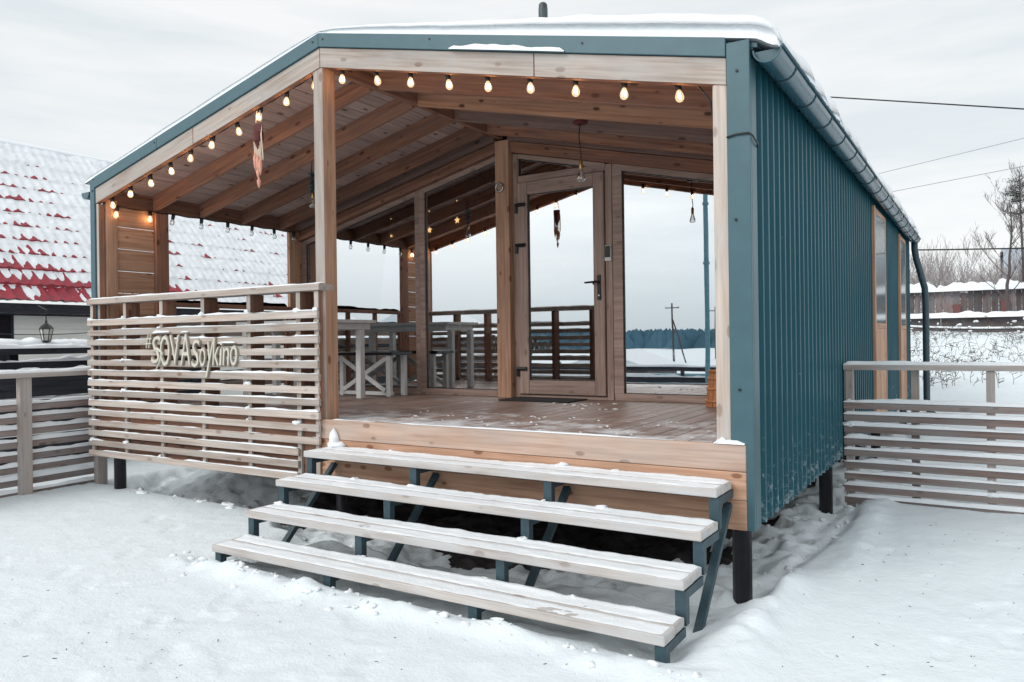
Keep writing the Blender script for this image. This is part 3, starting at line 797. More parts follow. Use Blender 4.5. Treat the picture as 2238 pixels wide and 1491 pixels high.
def pane(x0, x1, zb, topf, y, parent):
    a, t = 0.003, 0.006
    p = [(x0 - a, zb - a), (x1 + a, zb - a), (x1 + a, topf(x1) + a), (x0 - a, topf(x0) + a)]
    o = prism('pane', p, y, y + t, M['clear'], parent)
    o.data.materials.append(M['coated'])
    for f in o.data.polygons:
        if f.normal.y < -0.9: f.material_index = 1
    # rubber seal round the glass
    s = MB()
    for i in range(4):
        q0, q1 = p[i], p[(i + 1) % 4]
        s.bar((q0[0], y - 0.006, q0[1]), (q1[0], y - 0.006, q1[1]), 0.010, 0.022, (0, 1, 0) if False else (0, 0, 1) if abs(q1[0] - q0[0]) > abs(q1[1] - q0[1]) else (1, 0, 0))
    s.build('seal', M['black'], parent)
    return o
window('window', XL + 0.112, -4.487, D, zg, 0.07, fwr=0.06)
window('window', -4.484, -3.363, D, zg, 0.07, fwl=0.075, fwr=0.045)
window('window', -2.03, -0.112, D, zg, 0.07, fwl=0.10)
# door frame, transom, leaf
block('door_frame', (-3.187, 2.65, D), (-3.125, 2.73, zg(-3.16) - 0.01), M['frame'], cabin, 2)
block('door_frame', (-2.105, 2.65, D), (-2.033, 2.73, zg(-2.07) - 0.005), M['frame'], cabin, 2)
block('door_frame', (-3.124, 2.652, 3.175), (-2.106, 2.73, 3.245), M['frame'], cabin, 0)
block('door_sill', (-3.124, 2.652, D), (-2.106, 2.73, D + 0.035), M['frame'], cabin, 0)
tr = sloped('transom', -3.124, -2.106, 0.392, 0.05, 2.651, 2.729, M['frame'])
pane(-3.12, -2.11, 3.25, lambda x: zg(x) - 0.055, 2.69, tr)
leaf = block('door', (-3.118, 2.625, 0.922), (-2.998, 2.70, 3.168), M['frame'], cabin, 2, bev=0.005)
block('stile', (-2.228, 2.625, 0.922), (-2.112, 2.70, 3.168), M['frame'], leaf, 2, bev=0.005)
block('rail', (-2.997, 2.626, 0.922), (-2.229, 2.699, 1.068), M['frame'], leaf, 0, bev=0.005)
block('rail', (-2.997, 2.626, 3.035), (-2.229, 2.699, 3.168), M['frame'], leaf, 0, bev=0.005)
pane(-2.996, -2.23, 1.069, lambda x: 3.034, 2.655, leaf)
hb = MB().box((-2.185, 2.612, 1.885), (-2.150, 2.625, 2.135)); hb.tube([(-2.168, 2.615, 2.065), (-2.168, 2.560, 2.065)], 0.011, 8); hb.tube([(-2.160, 2.562, 2.065), (-2.300, 2.560, 2.060)], [0.012, 0.009], 8)
hb.build('handle', M['blackmetal'], leaf)
MB().lathe([(0.009, -0.003), (0.009, 0.003)], (0, 0, 0), 10).build('keyhole', M['steel'], leaf).matrix_basis = W[leaf.name].inverted() @ Matrix.Translation((-2.168, 2.611, 1.93)) @ Matrix.Rotation(math.pi / 2, 4, 'X')
for z in (2.93, 2.50, 1.19):
    h = MB().tube([(-3.135, 2.612, z), (-3.02, 2.612, z)], 0.02, 8); h.box((-3.14, 2.60, z - 0.085), (-3.112, 2.626, z + 0.0))
    h.build('hinge', M['blackmetal'], leaf)
rd = block('intercom', (-2.108, 2.628, 2.27), (-2.04, 2.649, 2.425), M['whitewood'], cabin, 2)
block('screen', (-2.104, 2.624, 2.305), (-2.046, 2.6285, 2.418), M['black'], rd, 2, bev=0.001)
# ring hook on ridge post
rg = MB(); pts = [(-3.300 + 0.045 * math.cos(t), 2.558, 3.13 + 0.045 * math.sin(t)) for t in np.linspace(0, 2 * math.pi, 19)]
rg.tube(pts, 0.012, 6, False)
rgo = thing('wall_ring', (-3.30, 2.57, 3.13), 'small pale ring fixed to the pine post left of the door', 'ring')
rg.build('ring', M['steel'], rgo, True)
# side windows on the right wall
for ya, yb, zt in ((5.12, 6.30, 2.96), (8.0, 9.0, 2.96)):
    fr = block('side_window', (0.0235, ya, 0.42), (0.058, ya + 0.07, zt), M['jamb'], cabin, 2, bev=0.004)
    block('jamb', (0.0235, yb - 0.07, 0.42), (0.048, yb, zt), M['jamb'], fr, 2, bev=0.004)
    block('rail', (0.0235, ya + 0.071, 1.58), (0.048, yb - 0.071, 1.64), M['jamb'], fr, 1, bev=0.004)
    block('rail', (0.0235, ya + 0.071, zt - 0.06), (0.048, yb - 0.071, zt), M['jamb'], fr, 1, bev=0.004)
    block('pane', (0.0235, ya + 0.071, 1.641), (0.045, yb - 0.071, zt - 0.061), M['sideglass'], fr, 1, bev=0.0)
    nb2 = 4
    for k in range(nb2):
        w2 = (yb - ya - 0.144) / nb2
        block('panel_board', (0.0235, ya + 0.072 + k * w2, 0.42), (0.044, ya + 0.072 + (k + 1) * w2 - 0.004, 1.578), M['jamb'], fr, 2, bev=0.003)

# gutter -----------------------------------------------------------------
gc = Vector((0.118, 0, 3.075)); gr = 0.078
gut = MB(); ys = np.linspace(-0.02, 9.85, 30)
n = 12
for r_, flip in ((gr, 0), (gr - 0.004, 1)):
    b = len(gut.v)
    for yv in ys:
        for k in range(n + 1):
            t = math.pi + math.pi * k / n
            gut.v.append(Vector((gc.x + r_ * math.cos(t), yv, gc.z - 0.012 * (yv / 10) + r_ * math.sin(t))))
    for i in range(len(ys) - 1):
        for k in range(n):
            a = b + i * (n + 1) + k; q = (a, a + 1, a + n + 2, a + n + 1)
            gut.f.append(q if not flip else tuple(reversed(q)))
# rolled outer lip
gut.tube([(gc.x + gr + 0.006, -0.02, gc.z), (gc.x + gr + 0.006, 9.85, gc.z - 0.012)], 0.009, 6)
go = gut.build('gutter', M['gutter'], cabin, True)
cap = MB()
pts = [(gc.x + (gr - 0.003) * math.cos(math.pi + math.pi * k / n), gc.z + (gr - 0.003) * math.sin(math.pi + math.pi * k / n)) for k in range(n + 1)]
prism('end_cap', pts, 0.012, 0.018, M['tealflash'], go)
capr = MB(); capr.tube([(p[0], -0.02, p[1]) for p in pts], 0.006, 6); capr.build('end_rim', M['tealflash'], go, True)
for yv in (0.35, 0.95, 1.55, 2.15, 2.75, 3.35, 3.95, 4.55, 5.15, 5.75, 6.35, 6.95, 7.55, 8.15, 8.75, 9.35):
    bk = MB()
    bp = [(gc.x + (gr + 0.003) * math.cos(math.pi + math.pi * k / 10), yv, gc.z - 0.012 * yv / 10 + (gr + 0.003) * math.sin(math.pi + math.pi * k / 10)) for k in range(11)]
    bk.tube(bp, 0.0045, 5); bk.build('bracket', M['tealsteel'], go)
dsp = MB(); dsp.tube([(gc.x, 9.72, 3.02), (gc.x, 9.74, 2.9), (gc.x + 0.02, 9.74, 2.75), (gc.x + 0.14, 9.74, 2.25), (gc.x + 0.15, 9.74, 2.0), (gc.x + 0.15, 9.74, 0.3), (gc.x + 0.25, 9.72, 0.2)], 0.05, 12)
dsp.build('downspout', M['tealsteel'], cabin, True)
# drip edge above the gutter and soffit
block('drip_edge', (-0.06, 0.004, rz(0) - 0.062), (0.035, YE + 0.1, rz(0) - 0.048), M['tealsteel'], cabin, 1, bev=0)
block('soffit', (-0.09, 0.11, 3.09), (0.028, YE, 3.1), M['tealsteel'], cabin, 1, bev=0)
prism('left_gutter', [(XL - 0.14 + 0.07 * math.cos(math.pi + math.pi * k / 8), 3.06 + 0.07 * math.sin(math.pi + math.pi * k / 8)) for k in range(9)], 0.0, 9.8, M['gutter'], cabin)

ic = MB()
for yv, L_ in ((4.02, 0.16), (4.1, 0.09), (5.6, 0.10), (6.6, 0.13), (7.9, 0.12)):
    ic.lathe([(0.001, -L_), (0.006, -L_ * 0.5), (0.011, 0.0)], (gc.x + gr + 0.012, yv, gc.z - 0.012), 7)
ic.build('icicle', M['clearbulb'], go, True)['kind'] = 'stuff'
# roof snow -------------------------------------------------------------
ysn = np.concatenate([np.linspace(0.0, 0.3, 9), np.linspace(0.36, 10.1, 150)])
# right slope and left slope
us = np.concatenate([np.linspace(0, 0.85, 40), np.linspace(0.86, 1, 24)])
verts, faces = [], []
U, Yv = np.meshgrid(np.linspace(-1, 1, 181), ysn, indexing='ij')
edge_r = 0.19 + 0.07 * fbm(Yv * 0.8, Yv * 0 + 2.0, 3) + 0.04 * fbm(Yv * 4, Yv * 0 + 5, 2)
edge_l = 0.10 + 0.04 * fbm(Yv * 1.1, Yv * 0 + 9.0, 3)
sg = np.sign(U) * np.abs(U) ** 0.72
Xs = np.where(sg >= 0, XP + sg * (XR - XP + edge_r), XP + sg * (XP - XL + edge_l))
dist = np.where(sg >= 0, (XR + edge_r) - Xs, Xs - (XL - edge_l))
T = np.where(sg >= 0, 0.10 + 0.10 * sg, 0.085) * (1 + 0.25 * fbm(Xs * 0.9, Yv * 0.9, 3)) + 0.02 * fbm(Xs * 3, Yv * 3, 3)
T = T + 0.10 * np.where(sg > 0.9, np.maximum(0, fbm(Yv * 1.2, Yv * 0 + 1.1, 2) - 0.1), 0) * sstep(2.5, 4.5, Yv)
rr = 0.20
edge = np.sqrt(np.clip(1 - (np.clip(rr - dist, 0, rr) / rr) ** 2, 0, 1))
fe = np.sqrt(np.clip(1 - (np.clip(0.16 - (Yv - 0.012 - 0.0 * Xs), 0, 0.16) / 0.165) ** 2, 0, 1))
Zt = 3.92 - SL * np.sqrt((Xs - XP) ** 2 + 0.02) + 0.006 + T * edge * (0.25 + 0.75 * fe) * np.where(edge <= 0, 0, 1)
Yt = Yv - 0.025
Zb = 3.92 - SL * np.abs(Xs - XP) - 0.001 - 0.035 * sstep(XR + 0.05, XR + 0.16, Xs)
nX, nY = Xs.shape
Zt = np.maximum(Zt, Zb + 0.012)
def grid_faces(o, flip):
    ii, jj = np.meshgrid(np.arange(nX - 1), np.arange(nY - 1), indexing='ij'); a = (ii * nY + jj).ravel() + o
    q = np.stack([a, a + nY, a + nY + 1, a + 1], -1)
    return (q[:, ::-1] if flip else q).tolist()
N_ = nX * nY
vv = np.concatenate([np.stack([Xs, Yt, Zt], -1).reshape(-1, 3), np.stack([Xs, Yt, Zb], -1).reshape(-1, 3)])
ff = grid_faces(0, False) + grid_faces(N_, True)
for i in range(nX - 1):
    for j in (0, nY - 1):
        a, b = i * nY + j, (i + 1) * nY + j; ff.append((a, b, b + N_, a + N_))
for j in range(nY - 1):
    for i in (0, nX - 1):
        a, b = i * nY + j, i * nY + j + 1; ff.append((a, b, b + N_, a + N_))
me = bpy.data.meshes.new('roof_snow'); me.from_pydata(vv.tolist(), [], ff); me.materials.append(M['snow'])
me.polygons.foreach_set('use_smooth', [True] * len(me.polygons)); me.update()
tag(link('roof_snow', me), 'thick snow blanket lying on the cabin roof and curling over the gutter', 'snow', None, 'stuff')

# chimney pipe
chim = thing('chimney_pipe', (-4.67, 6.0, 3.6), 'dark metal flue pipe sticking out of the snowy roof', 'chimney')
MB().lathe([(0.072, 3.5), (0.072, 6.60), (0.066, 6.68), (0.05, 6.705)], (-4.67, 6.0, 0), 14).build('flue', plain('flue_steel', (0.035, 0.055, 0.06), 0.45, var=0.4, scale=10), chim, True)

# ------------------------------------------------------------------ slatted screen
SX0, SX1 = -6.52, -3.292
scr = thing('slat_screen', (-4.9, -0.06, 0.42), 'tall screen of grey horizontal slats left of the steps', 'screen')
posts = [-6.50, -5.93, -5.35, -4.745, -4.135, -3.54, -3.335]
ptop = 1.902
for x in posts:
    block('post', (x - 0.024, -0.058, D + 0.002), (x + 0.024, 0.088, ptop), M['warm'], scr, 2, face=(1, -1), fmat=M['pale'])
    block('batten', (x - 0.022, -0.058, 0.425), (x + 0.022, -0.0315 if x < -3.4 else -0.0395, D), M['pale'], scr, 2)
beam('top_rail', (SX0 - 0.03, 0.005, ptop + 0.028), (SX1 + 0.01, 0.005, ptop + 0.028), 0.17, 0.052, M['pale'], scr)
ss = Snow(); rs = random.Random(4)
slz = []
for k in range(14):
    zt = 1.745 - k * 0.0992
    x1 = SX1 if k < 11 else SX1 - 0.24
    dz = [rs.uniform(-0.003, 0.003) for _ in range(2)]
    beam('slat', (SX0 - 0.012 + rs.uniform(-.006, .006), -0.073, zt - 0.027 + dz[0]), (x1 + rs.uniform(-.008, .008), -0.073, zt - 0.027 + dz[1]), 0.028, 0.055, M['pale'], scr)
    cov = 0.95 if k in (0, 5, 7, 8) else 0.62
    hh = 0.013 if k in (0, 5, 8) else 0.008
    ss.strip((SX0, -0.071, zt - 0.0005), (x1 - 0.01, -0.071, zt - 0.0005), 0.036, hh, seed=k + 1, cover=cov, lump=0.9)
    if k > 0:
        for x in posts[:-1]:
            if rs.random() < 0.3: ss.lump((x + rs.uniform(-.02, .02), -0.07, zt + 0.004), rs.uniform(0.016, 0.03), 0.8, int(x * 100) + k)
for x in posts:
    ss.lump((x, -0.066, 1.752), 0.03, 1.0, int(-x * 50))
ss.strip((SX0 - 0.03, 0.005, ptop + 0.054), (SX1, 0.005, ptop + 0.054), 0.15, 0.014, seed=33, lump=0.5, side=(0, 1, 0))
ss.done('screen_snow', 'thin ragged snow lying on the slats of the screen')

# side railing across the left opening
sr = thing('side_railing', (-6.44, 1.6, D), 'brown board railing across the open left side of the porch', 'railing')
beam('top_rail', (-6.43, 0.77, 1.93), (-6.43, 2.43, 1.93), 0.12, 0.045, M['warm'], sr)
for y in (0.80, 1.35, 1.9, 2.38):
    block('post', (-6.46, y - 0.022, D + 0.002), (-6.40, y + 0.022, 1.905), M['warm'], sr, 2)
for k in range(7):
    beam('slat', (-6.475, 0.77, 1.74 - k * 0.12), (-6.475, 2.43, 1.74 - k * 0.12), 0.025, 0.07, M['pale'], sr)
sn = Snow()
for k in range(7): sn.strip((-6.475, 0.8, 1.775 - k * 0.12), (-6.475, 2.4, 1.775 - k * 0.12), 0.035, 0.014, seed=50 + k)
sn.strip((-6.43, 0.8, 1.953), (-6.43, 2.4, 1.953), 0.11, 0.03, seed=60)
sn.done('railing_snow', 'snow lying on the railing of the porch side')

# ------------------------------------------------------------------ sign
sign = thing('lettered_sign', (-4.9, -0.12, 1.35), 'cut out plywood sign with script lettering hung on the slats', 'sign')
def letter_mesh(ch, ext, off):
    cu = bpy.data.curves.new('letter', 'FONT'); cu.body = ch; cu.size = 1.0; cu.extrude = ext; cu.offset = off; cu.resolution_u = 3
    to = bpy.data.objects.new('tmp', cu); COL.objects.link(to)
    dg = bpy.context.evaluated_depsgraph_get()
    me = bpy.data.meshes.new_from_object(to.evaluated_get(dg))
    COL.objects.unlink(to); bpy.data.objects.remove(to); bpy.data.curves.remove(cu)
    return me
# (char, x left, baseline z, width, height, lean)
letters = [('#', -5.515, 1.478, 0.085, 0.115, 0.1), ('S', -5.435, 1.325, 0.125, 0.25, 0.15), ('O', -5.290, 1.300, 0.140, 0.28, 0.0), ('V', -5.140, 1.315, 0.140, 0.265, -0.03), ('A', -4.990, 1.310, 0.140, 0.28, 0.03),
           ('S', -4.840, 1.295, 0.100, 0.24, 0.12), ('o', -4.725, 1.300, 0.080, 0.165, 0.05), ('y', -4.635, 1.310, 0.085, 0.205, 0.12), ('k', -4.545, 1.310, 0.085, 0.24, 0.08), ('i', -4.455, 1.310, 0.030, 0.205, 0.08), ('n', -4.410, 1.310, 0.080, 0.155, 0.08), ('o', -4.315, 1.310, 0.090, 0.17, 0.05)]
for i, (ch, x, z, w, h, lean) in enumerate(letters):
    for lay in (0, 1):
        me = letter_mesh(ch, 0.006 if lay == 0 else 0.004, 0.012 if lay == 0 else -0.008)
        co = np.array([v.co[:] for v in me.vertices])
        raw = letter_mesh(ch, 0.001, 0.0); rc = np.array([v.co[:] for v in raw.vertices]); bpy.data.meshes.remove(raw)
        x0_, x1_ = rc[:, 0].min(), rc[:, 0].max()
        z0_ = min(0.0, 0.0); z1_ = rc[:, 1].max()
        sx = w / (x1_ - x0_); sz = h / (z1_ - z0_)
        nx = (co[:, 0] - x0_) * sx + co[:, 1] * sz * lean - w / 2
        nz = (co[:, 1] - z0_) * sz
        ny = -co[:, 2]
        me.vertices.foreach_set('co', np.stack([nx, ny, nz], -1).ravel())
        me.materials.clear(); me.materials.append(M['signedge'] if lay == 0 else M['sign'])
        me.update()
        yv = -0.096 - (0.011 if lay else 0)
        if lay == 0:
            par = link('letter', me, Matrix.Translation((x + w / 2, yv, z)), sign)
        else:
            link('face', me, Matrix.Translation((x + w / 2, yv, z)), par)
# swash under the first capital and loop on the y
sw = MB(); sw.tube([(-5.42, -0.105, 1.43), (-5.33, -0.105, 1.455), (-5.26, -0.105, 1.42), (-5.30, -0.105, 1.34), (-5.36, -0.105, 1.27)], [0.006, 0.014, 0.014, 0.012, 0.006], 6)
sw.build('flourish', M['sign'], sign, True)
sn = Snow(); sn.strip((-5.40, -0.098, 1.60), (-5.15, -0.098, 1.605), 0.035, 0.02, seed=71); sn.strip((-4.99, -0.098, 1.60), (-4.88, -0.098, 1.60), 0.03, 0.015, seed=72); sn.strip((-4.47, -0.098, 1.50), (-4.25, -0.098, 1.50), 0.03, 0.012, seed=73)
sn.done('sign_snow', 'small snow caps on the plywood lettering')

# ------------------------------------------------------------------ steps
steps = thing('steps', (-1.65, -0.6, 0.05), 'wide snowy plank steps on a teal steel frame in front of the porch', 'steps')
TX0, TX1 = -3.203, -0.094
tz = [0.690, 0.520, 0.350, 0.180]; tf = [-0.329, -0.596, -0.862, -1.128]
tsn = []
for k in range(4):
    yf = tf[k]
    for a, b in ((yf, yf + 0.136), (yf + 0.1385, yf + 0.275)):
        block('tread_board', (TX0 + random.uniform(-.004, .004), a, tz[k] - 0.046), (TX1 + random.uniform(-.004, .004), b, tz[k]), M['tread'], steps, 0, bev=0.004)
        # thin crusted snow on the board
        nx, ny = 230, 9
        u, v = np.meshgrid(np.linspace(TX0 + 0.008, TX1 - 0.012, nx), np.linspace(a + 0.010, b - 0.003, ny), indexing='ij')
        jag = 0.007 * fbm(u * 14 + k, v * 0 + a * 7, 3)
        v = v + np.where(v < a + 0.03, jag, 0)
        hgt = 0.0035 + 0.006 * fbm(u * 2.2 + k * 3, v * 7, 3) + 0.005 * fbm(u * 12 + k * 5, v * 22, 3)
        if b > yf + 0.2: hgt = hgt + 0.010 * sstep(b - 0.05, b, v) * (1 + fbm(u * 3 + k, v, 2))
        e = np.minimum(np.minimum((v - v[:, :1]) / 0.012, (v[:, -1:] - v) / 0.006), np.minimum((u - u[:1, :]) / 0.02, (u[-1:, :] - u) / 0.02))
        wear = sstep(0.12, 0.42, fbm(u * 1.5 + k * 2.3, v * 3.0 + 4, 3)) * sstep(0.0, 0.3, fbm(u * 16 + k, v * 26, 3) + 0.12)
        hgt = np.maximum(hgt, 0.002) * (1 - wear) * np.clip(e, 0, 1) - 0.0015 * (wear > 0.8) - 0.0015 * (e <= 0)
        tsn.append((u, v, tz[k] + hgt))
vv, ff, off = [], [], 0
for u, v, z in tsn:
    n, m = u.shape
    vv.append(np.stack([u, v, z], -1).reshape(-1, 3))
    i, j = np.meshgrid(np.arange(n - 1), np.arange(m - 1), indexing='ij'); a = (i * m + j).ravel() + off
    ff.append(np.stack([a, a + m, a + m + 1, a + 1], -1)); off += n * m
vv = np.concatenate(vv); ff = np.concatenate(ff)
lump = Snow()
for k in range(4):
    for x in (-3.08, -2.14, -1.12, -2.6, -0.7):
        if random.random() < 0.6:
            lump.lump((x + random.uniform(-.12, .05), tf[k] + 0.262, tz[k] + 0.004), random.uniform(0.02, 0.04), 0.55, int(x * 77) + k * 13)
lump.lump((-3.17, -0.055, 0.73), 0.055, 1.6, 3); lump.lump((-3.12, -0.06, 0.70), 0.07, 0.7, 5)
nb = len(vv)
V2 = np.array([tuple(p) for p in lump.v]); me = bpy.data.meshes.new('step_snow')
me.from_pydata(np.concatenate([vv, V2]).tolist(), [], ff.tolist() + [tuple(i + nb for i in f) for f in lump.f])
me.materials.append(M['snow']); me.polygons.foreach_set('use_smooth', [True] * len(me.polygons)); me.update()
tag(link('step_snow', me), 'thin crusted snow covering the treads of the steps', 'snow', None, 'stuff')
# steel stringers: post and bearer for each tread, flat diagonal brace
for sx in (-3.165, -2.175, -1.135, -0.118):
    st = MB(); w = 0.055
    for k in range(4):
        zt = tz[k] - 0.048; yf = tf[k] + 0.02
        zb = (tz[k + 1] + 0.0) if k < 3 else gz(sx, yf) - 0.06
        st.box((sx - w / 2, yf, zb - (0.0 if k == 3 else 0.046)), (sx + w / 2, yf + 0.045, zt - 0.002))
        st.box((sx - w / 2 + 0.001, yf + 0.0455, zt - 0.045), (sx + w / 2 - 0.001, yf + 0.262 if k else -0.042, zt - 0.001))
    st.build('stringer', M['tealsteel'], steps)
    beam('brace', (sx, -0.05, 0.56), (sx, -0.64, -0.03), 0.045, 0.035, M['tealsteel'], steps, bev=0.002)
sn = Snow()
sn.strip((-0.20, -0.022, 0.893), (-0.025, -0.022, 0.893), 0.05, 0.03, seed=81, lump=0.4); sn.lump((-0.16, -0.02, 0.90), 0.032, 0.9, 4)
sn.strip((-3.2, -0.018, 0.893), (-0.3, -0.018, 0.893), 0.032, 0.006, seed=82, cover=0.7, lump=0.9)
sn.strip((-2.02, -0.040, rz(-2.02) - 0.108), (-1.12, -0.040, rz(-1.12) - 0.108), 0.03, 0.035, seed=83, lump=0.5)
for k in range(70):
    x = random.uniform(-3.1, -0.3); yv = random.uniform(0.03, 1.0) ** 1.5 + 0.02
    sn.lump((x, yv, D + 0.002), random.uniform(0.004, 0.014), 0.6, k)
for k in range(16):
    sn.lump((random.uniform(-2.5, -1.6), random.uniform(1.6, 2.4), D + 0.002), random.uniform(0.006, 0.02), 0.4, k + 100)
sn.done('porch_snow', 'crumbs and ridges of snow along the front edge of the porch deck')

# ------------------------------------------------------------------ fences
def slat_fence(root, p0, p1, postpos, zr, ztop, n, pitch, sh, snowname, label, seed, front, mat, railw=0.12, snowh=0.026, pw=0.085):
    p0, p1 = Vector(p0), Vector(p1); d = (p1 - p0).normalized(); nrm = Vector(front)
    L = (p1 - p0).length
    for t in postpos:
        c = p0 + d * t
        zb = gz(c.x, c.y) - 0.15
        beam('post', (c.x, c.y, zb), (c.x, c.y, zr - 0.045), 0.085, 0.062, mat, root, up=d) if pw < 0.1 else beam('post', (c.x, c.y, zb), (c.x, c.y, zr - 0.045), 0.07, pw, mat, root, up=d)
    beam('top_rail', (p0.x, p0.y, zr - 0.022), (p1.x, p1.y, zr - 0.022), railw, 0.044, mat, root)
    s = Snow(); rr_ = random.Random(seed)
    s.strip((p0.x, p0.y, zr), (p1.x, p1.y, zr), railw * 0.92, snowh, seed=seed, lump=0.4, side=nrm)
    for k in range(n):
        z = ztop - k * pitch
        a = p0 + nrm * 0.046; b = p1 + nrm * 0.046
        za, zb_ = z - sh / 2 + rr_.uniform(-.004, .004), z - sh / 2 + rr_.uniform(-.004, .004)
        beam('slat', (a.x, a.y, za), (b.x, b.y, zb_), 0.030, sh, M['brownslat'], root)
        s.strip((a.x, a.y, za + sh / 2), (b.x, b.y, zb_ + sh / 2), 0.048, snowh * 1.15, seed=seed + k + 1, lump=0.5, side=nrm)
        for t in postpos:
            if rr_.random() < 0.5:
                c = p0 + d * t + nrm * 0.04; s.lump((c.x, c.y, z + 0.01), rr_.uniform(0.025, 0.045), 0.7, k + seed)
    s.done(snowname, label)
lf = thing('slat_fence', (-6.9, -0.8, 0.05), 'grey slat fence with a flat top rail at the left edge of the yard', 'fence')
slat_fence(lf, (-6.88, 0.26, 0), (-6.72, -2.6, 0), [0.03, 0.80, 1.75, 2.6], 1.235, 0.935, 8, 0.122, 0.062, 'fence_snow', 'snow lying on the slats of the left fence', 200, (-0.99, -0.05, 0), M['greywood'], snowh=0.032, pw=0.11)
rf = thing('slat_fence', (1.2, 3.5, 0.05), 'grey slat fence beside the corrugated teal wall on the right', 'fence')
slat_fence(rf, (0.03, 3.05, 0), (3.6, 3.03, 0), [0.045, 1.11, 2.3, 3.4], 1.236, 0.905, 9, 0.1045, 0.056, 'fence_snow', 'snow lying on the slats of the right fence', 300, (0, -1, 0), M['greywood'])
beam('post', (0.588, 3.11, 0.0), (0.588, 3.11, 1.19), 0.065, 0.062, M['greywood'], rf, up=(1, 0, 0))

# ------------------------------------------------------------------ string lights
sock = MB().lathe([(0.017, -0.055), (0.019, -0.05), (0.019, -0.004), (0.012, 0.004)], n=10).mesh('socket', M['black'], True)
bulbm = MB().lathe([(0.012, -0.056), (0.016, -0.066), (0.023, -0.082), (0.026, -0.098), (0.023, -0.113), (0.013, -0.124), (0.003, -0.127)], n=12).mesh('bulb', M['bulb'], True)
bulbc = bulbm.copy(); bulbc.materials[0] = M['clearbulb']
film = MB().tube([(-0.008, 0, -0.07), (-0.011, 0, -0.105), (0.011, 0, -0.105), (0.008, 0, -0.07)], 0.0035, 4).mesh('filament', M['filament'])
def light_string(root, pts, hang, lit=99, cable_extra=()):
    ca = MB()
    full = []
    for i, p in enumerate(pts):
        full.append(Vector(p))
        if i < len(pts) - 1:
            q = (Vector(p) + Vector(pts[i + 1])) / 2; q.z -= 0.012; full.append(q)
    ca.tube(list(cable_extra[0] if cable_extra else []) + full + list(cable_extra[1] if cable_extra else []), 0.006, 5)
    ca.build('cable', M['black'], root, True)
    for i, p in enumerate(pts):
        tl = random.uniform(-0.16, 0.16); tl2 = random.uniform(-0.16, 0.16)
        mw = Matrix.Translation(p) @ Matrix.Rotation(tl, 4, 'X') @ Matrix.Rotation(tl2, 4, 'Y') @ Matrix.Rotation(random.uniform(0, 6), 4, 'Z') @ Matrix.Diagonal((1.04, 1.04, 0.98, 1))
        so = link('socket', sock, mw, root)
        link('bulb', bulbm if i < lit else bulbc, mw, so)
        if i < lit: link('filament', film, mw, so)
def under(x): return rz(x) - 0.240
lpts = [(x, 0.056, under(x)) for x in np.linspace(-3.44, -6.30, 10)]
rpts = [(x, 0.056, under(x)) for x in np.linspace(-3.13, -0.42, 9)]
s1 = thing('string_light', (-4.9, 0.045, 3.3), 'string of glowing warm bulbs along the left sloping porch edge', 'string lights', 'warm string lights round the porch')
light_string(s1, lpts, 0)
s2 = thing('string_light', (-1.8, 0.045, 3.3), 'string of glowing warm bulbs along the right sloping porch edge', 'string lights', 'warm string lights round the porch')
light_string(s2, rpts, 0, cable_extra=([], [(-0.30, 0.045, under(-0.3) - 0.01), (-0.22, 0.05, under(-0.3) - 0.12), (-0.195, 0.06, under(-0.3) - 0.3)]))
s3 = thing('string_light', (-6.40, 1.3, 2.9), 'string of mostly unlit bulbs along the side eave of the porch over the planked panel', 'string lights', 'warm string lights round the porch')
light_string(s3, [(-6.40, yv, 2.915) for yv in (0.17, 0.53, 0.80, 1.15, 1.5, 1.85, 2.18, 2.5)], 0, 2)

# pendant lamps, dreamcatcher -------------------------------------------
def pendant(x, y, ztop, zb, label, tinsel=False):
    p = thing('pendant_lamp', (x, y, ztop), label, 'lamp')
    if not tinsel:
        MB().lathe([(0.055, -0.02), (0.062, -0.012), (0.062, 0.0)], (x, y, ztop), 16).build('ceiling_rose', M['leather'], p, True)
    MB().tube([(x, y, ztop), (x - 0.015, y, ztop - 0.12), (x + 0.004, y, zb + 0.2), (x, y, zb + 0.17)], 0.005, 5).build('cord', M['black'], p, True)
    MB().lathe([(0.014, 0.10), (0.016, 0.105), (0.016, 0.165), (0.008, 0.175)], (x, y, zb), 10).build('socket', M['brass'], p, True)
    b = MB().lathe([(0.013, 0.10), (0.018, 0.085), (0.033, 0.035), (0.036, 0.018), (0.028, 0.004), (0.006, 0.0)], (x, y, zb), 14).build('bulb', M['clearbulb'], p, True)
    MB().tube([(x - 0.007, y, zb + 0.085), (x - 0.010, y, zb + 0.03), (x + 0.010, y, zb + 0.03), (x + 0.007, y, zb + 0.085)], 0.0022, 4).build('filament_wire', M['brass'], b)
    if tinsel:
        t = MB(); r_ = random.Random(3)
        for k in range(90):
            a = r_.uniform(0, 6.28); z = zb + 0.17 + r_.random() * 0.2; l = r_.uniform(0.03, 0.06)
            t.tube([(x, y, z), (x + l * math.cos(a), y + l * math.sin(a), z + r_.uniform(-.03, .015))], [0.004, 0.002], 3)
        t.tube([(x, y, zb + 0.2), (x - 0.07, y, zb + 0.12), (x - 0.085, y, zb + 0.06)], 0.003, 4)
        t.build('tinsel', M['tinsel'], p)
pendant(-1.69, 1.30, 3.28, 2.79, 'clear bulb on a black cord hanging from the right porch ceiling')
pendant(-4.79, 1.30, 3.38, 2.89, 'clear bulb with dark teal tinsel hanging left of the centre post', True)

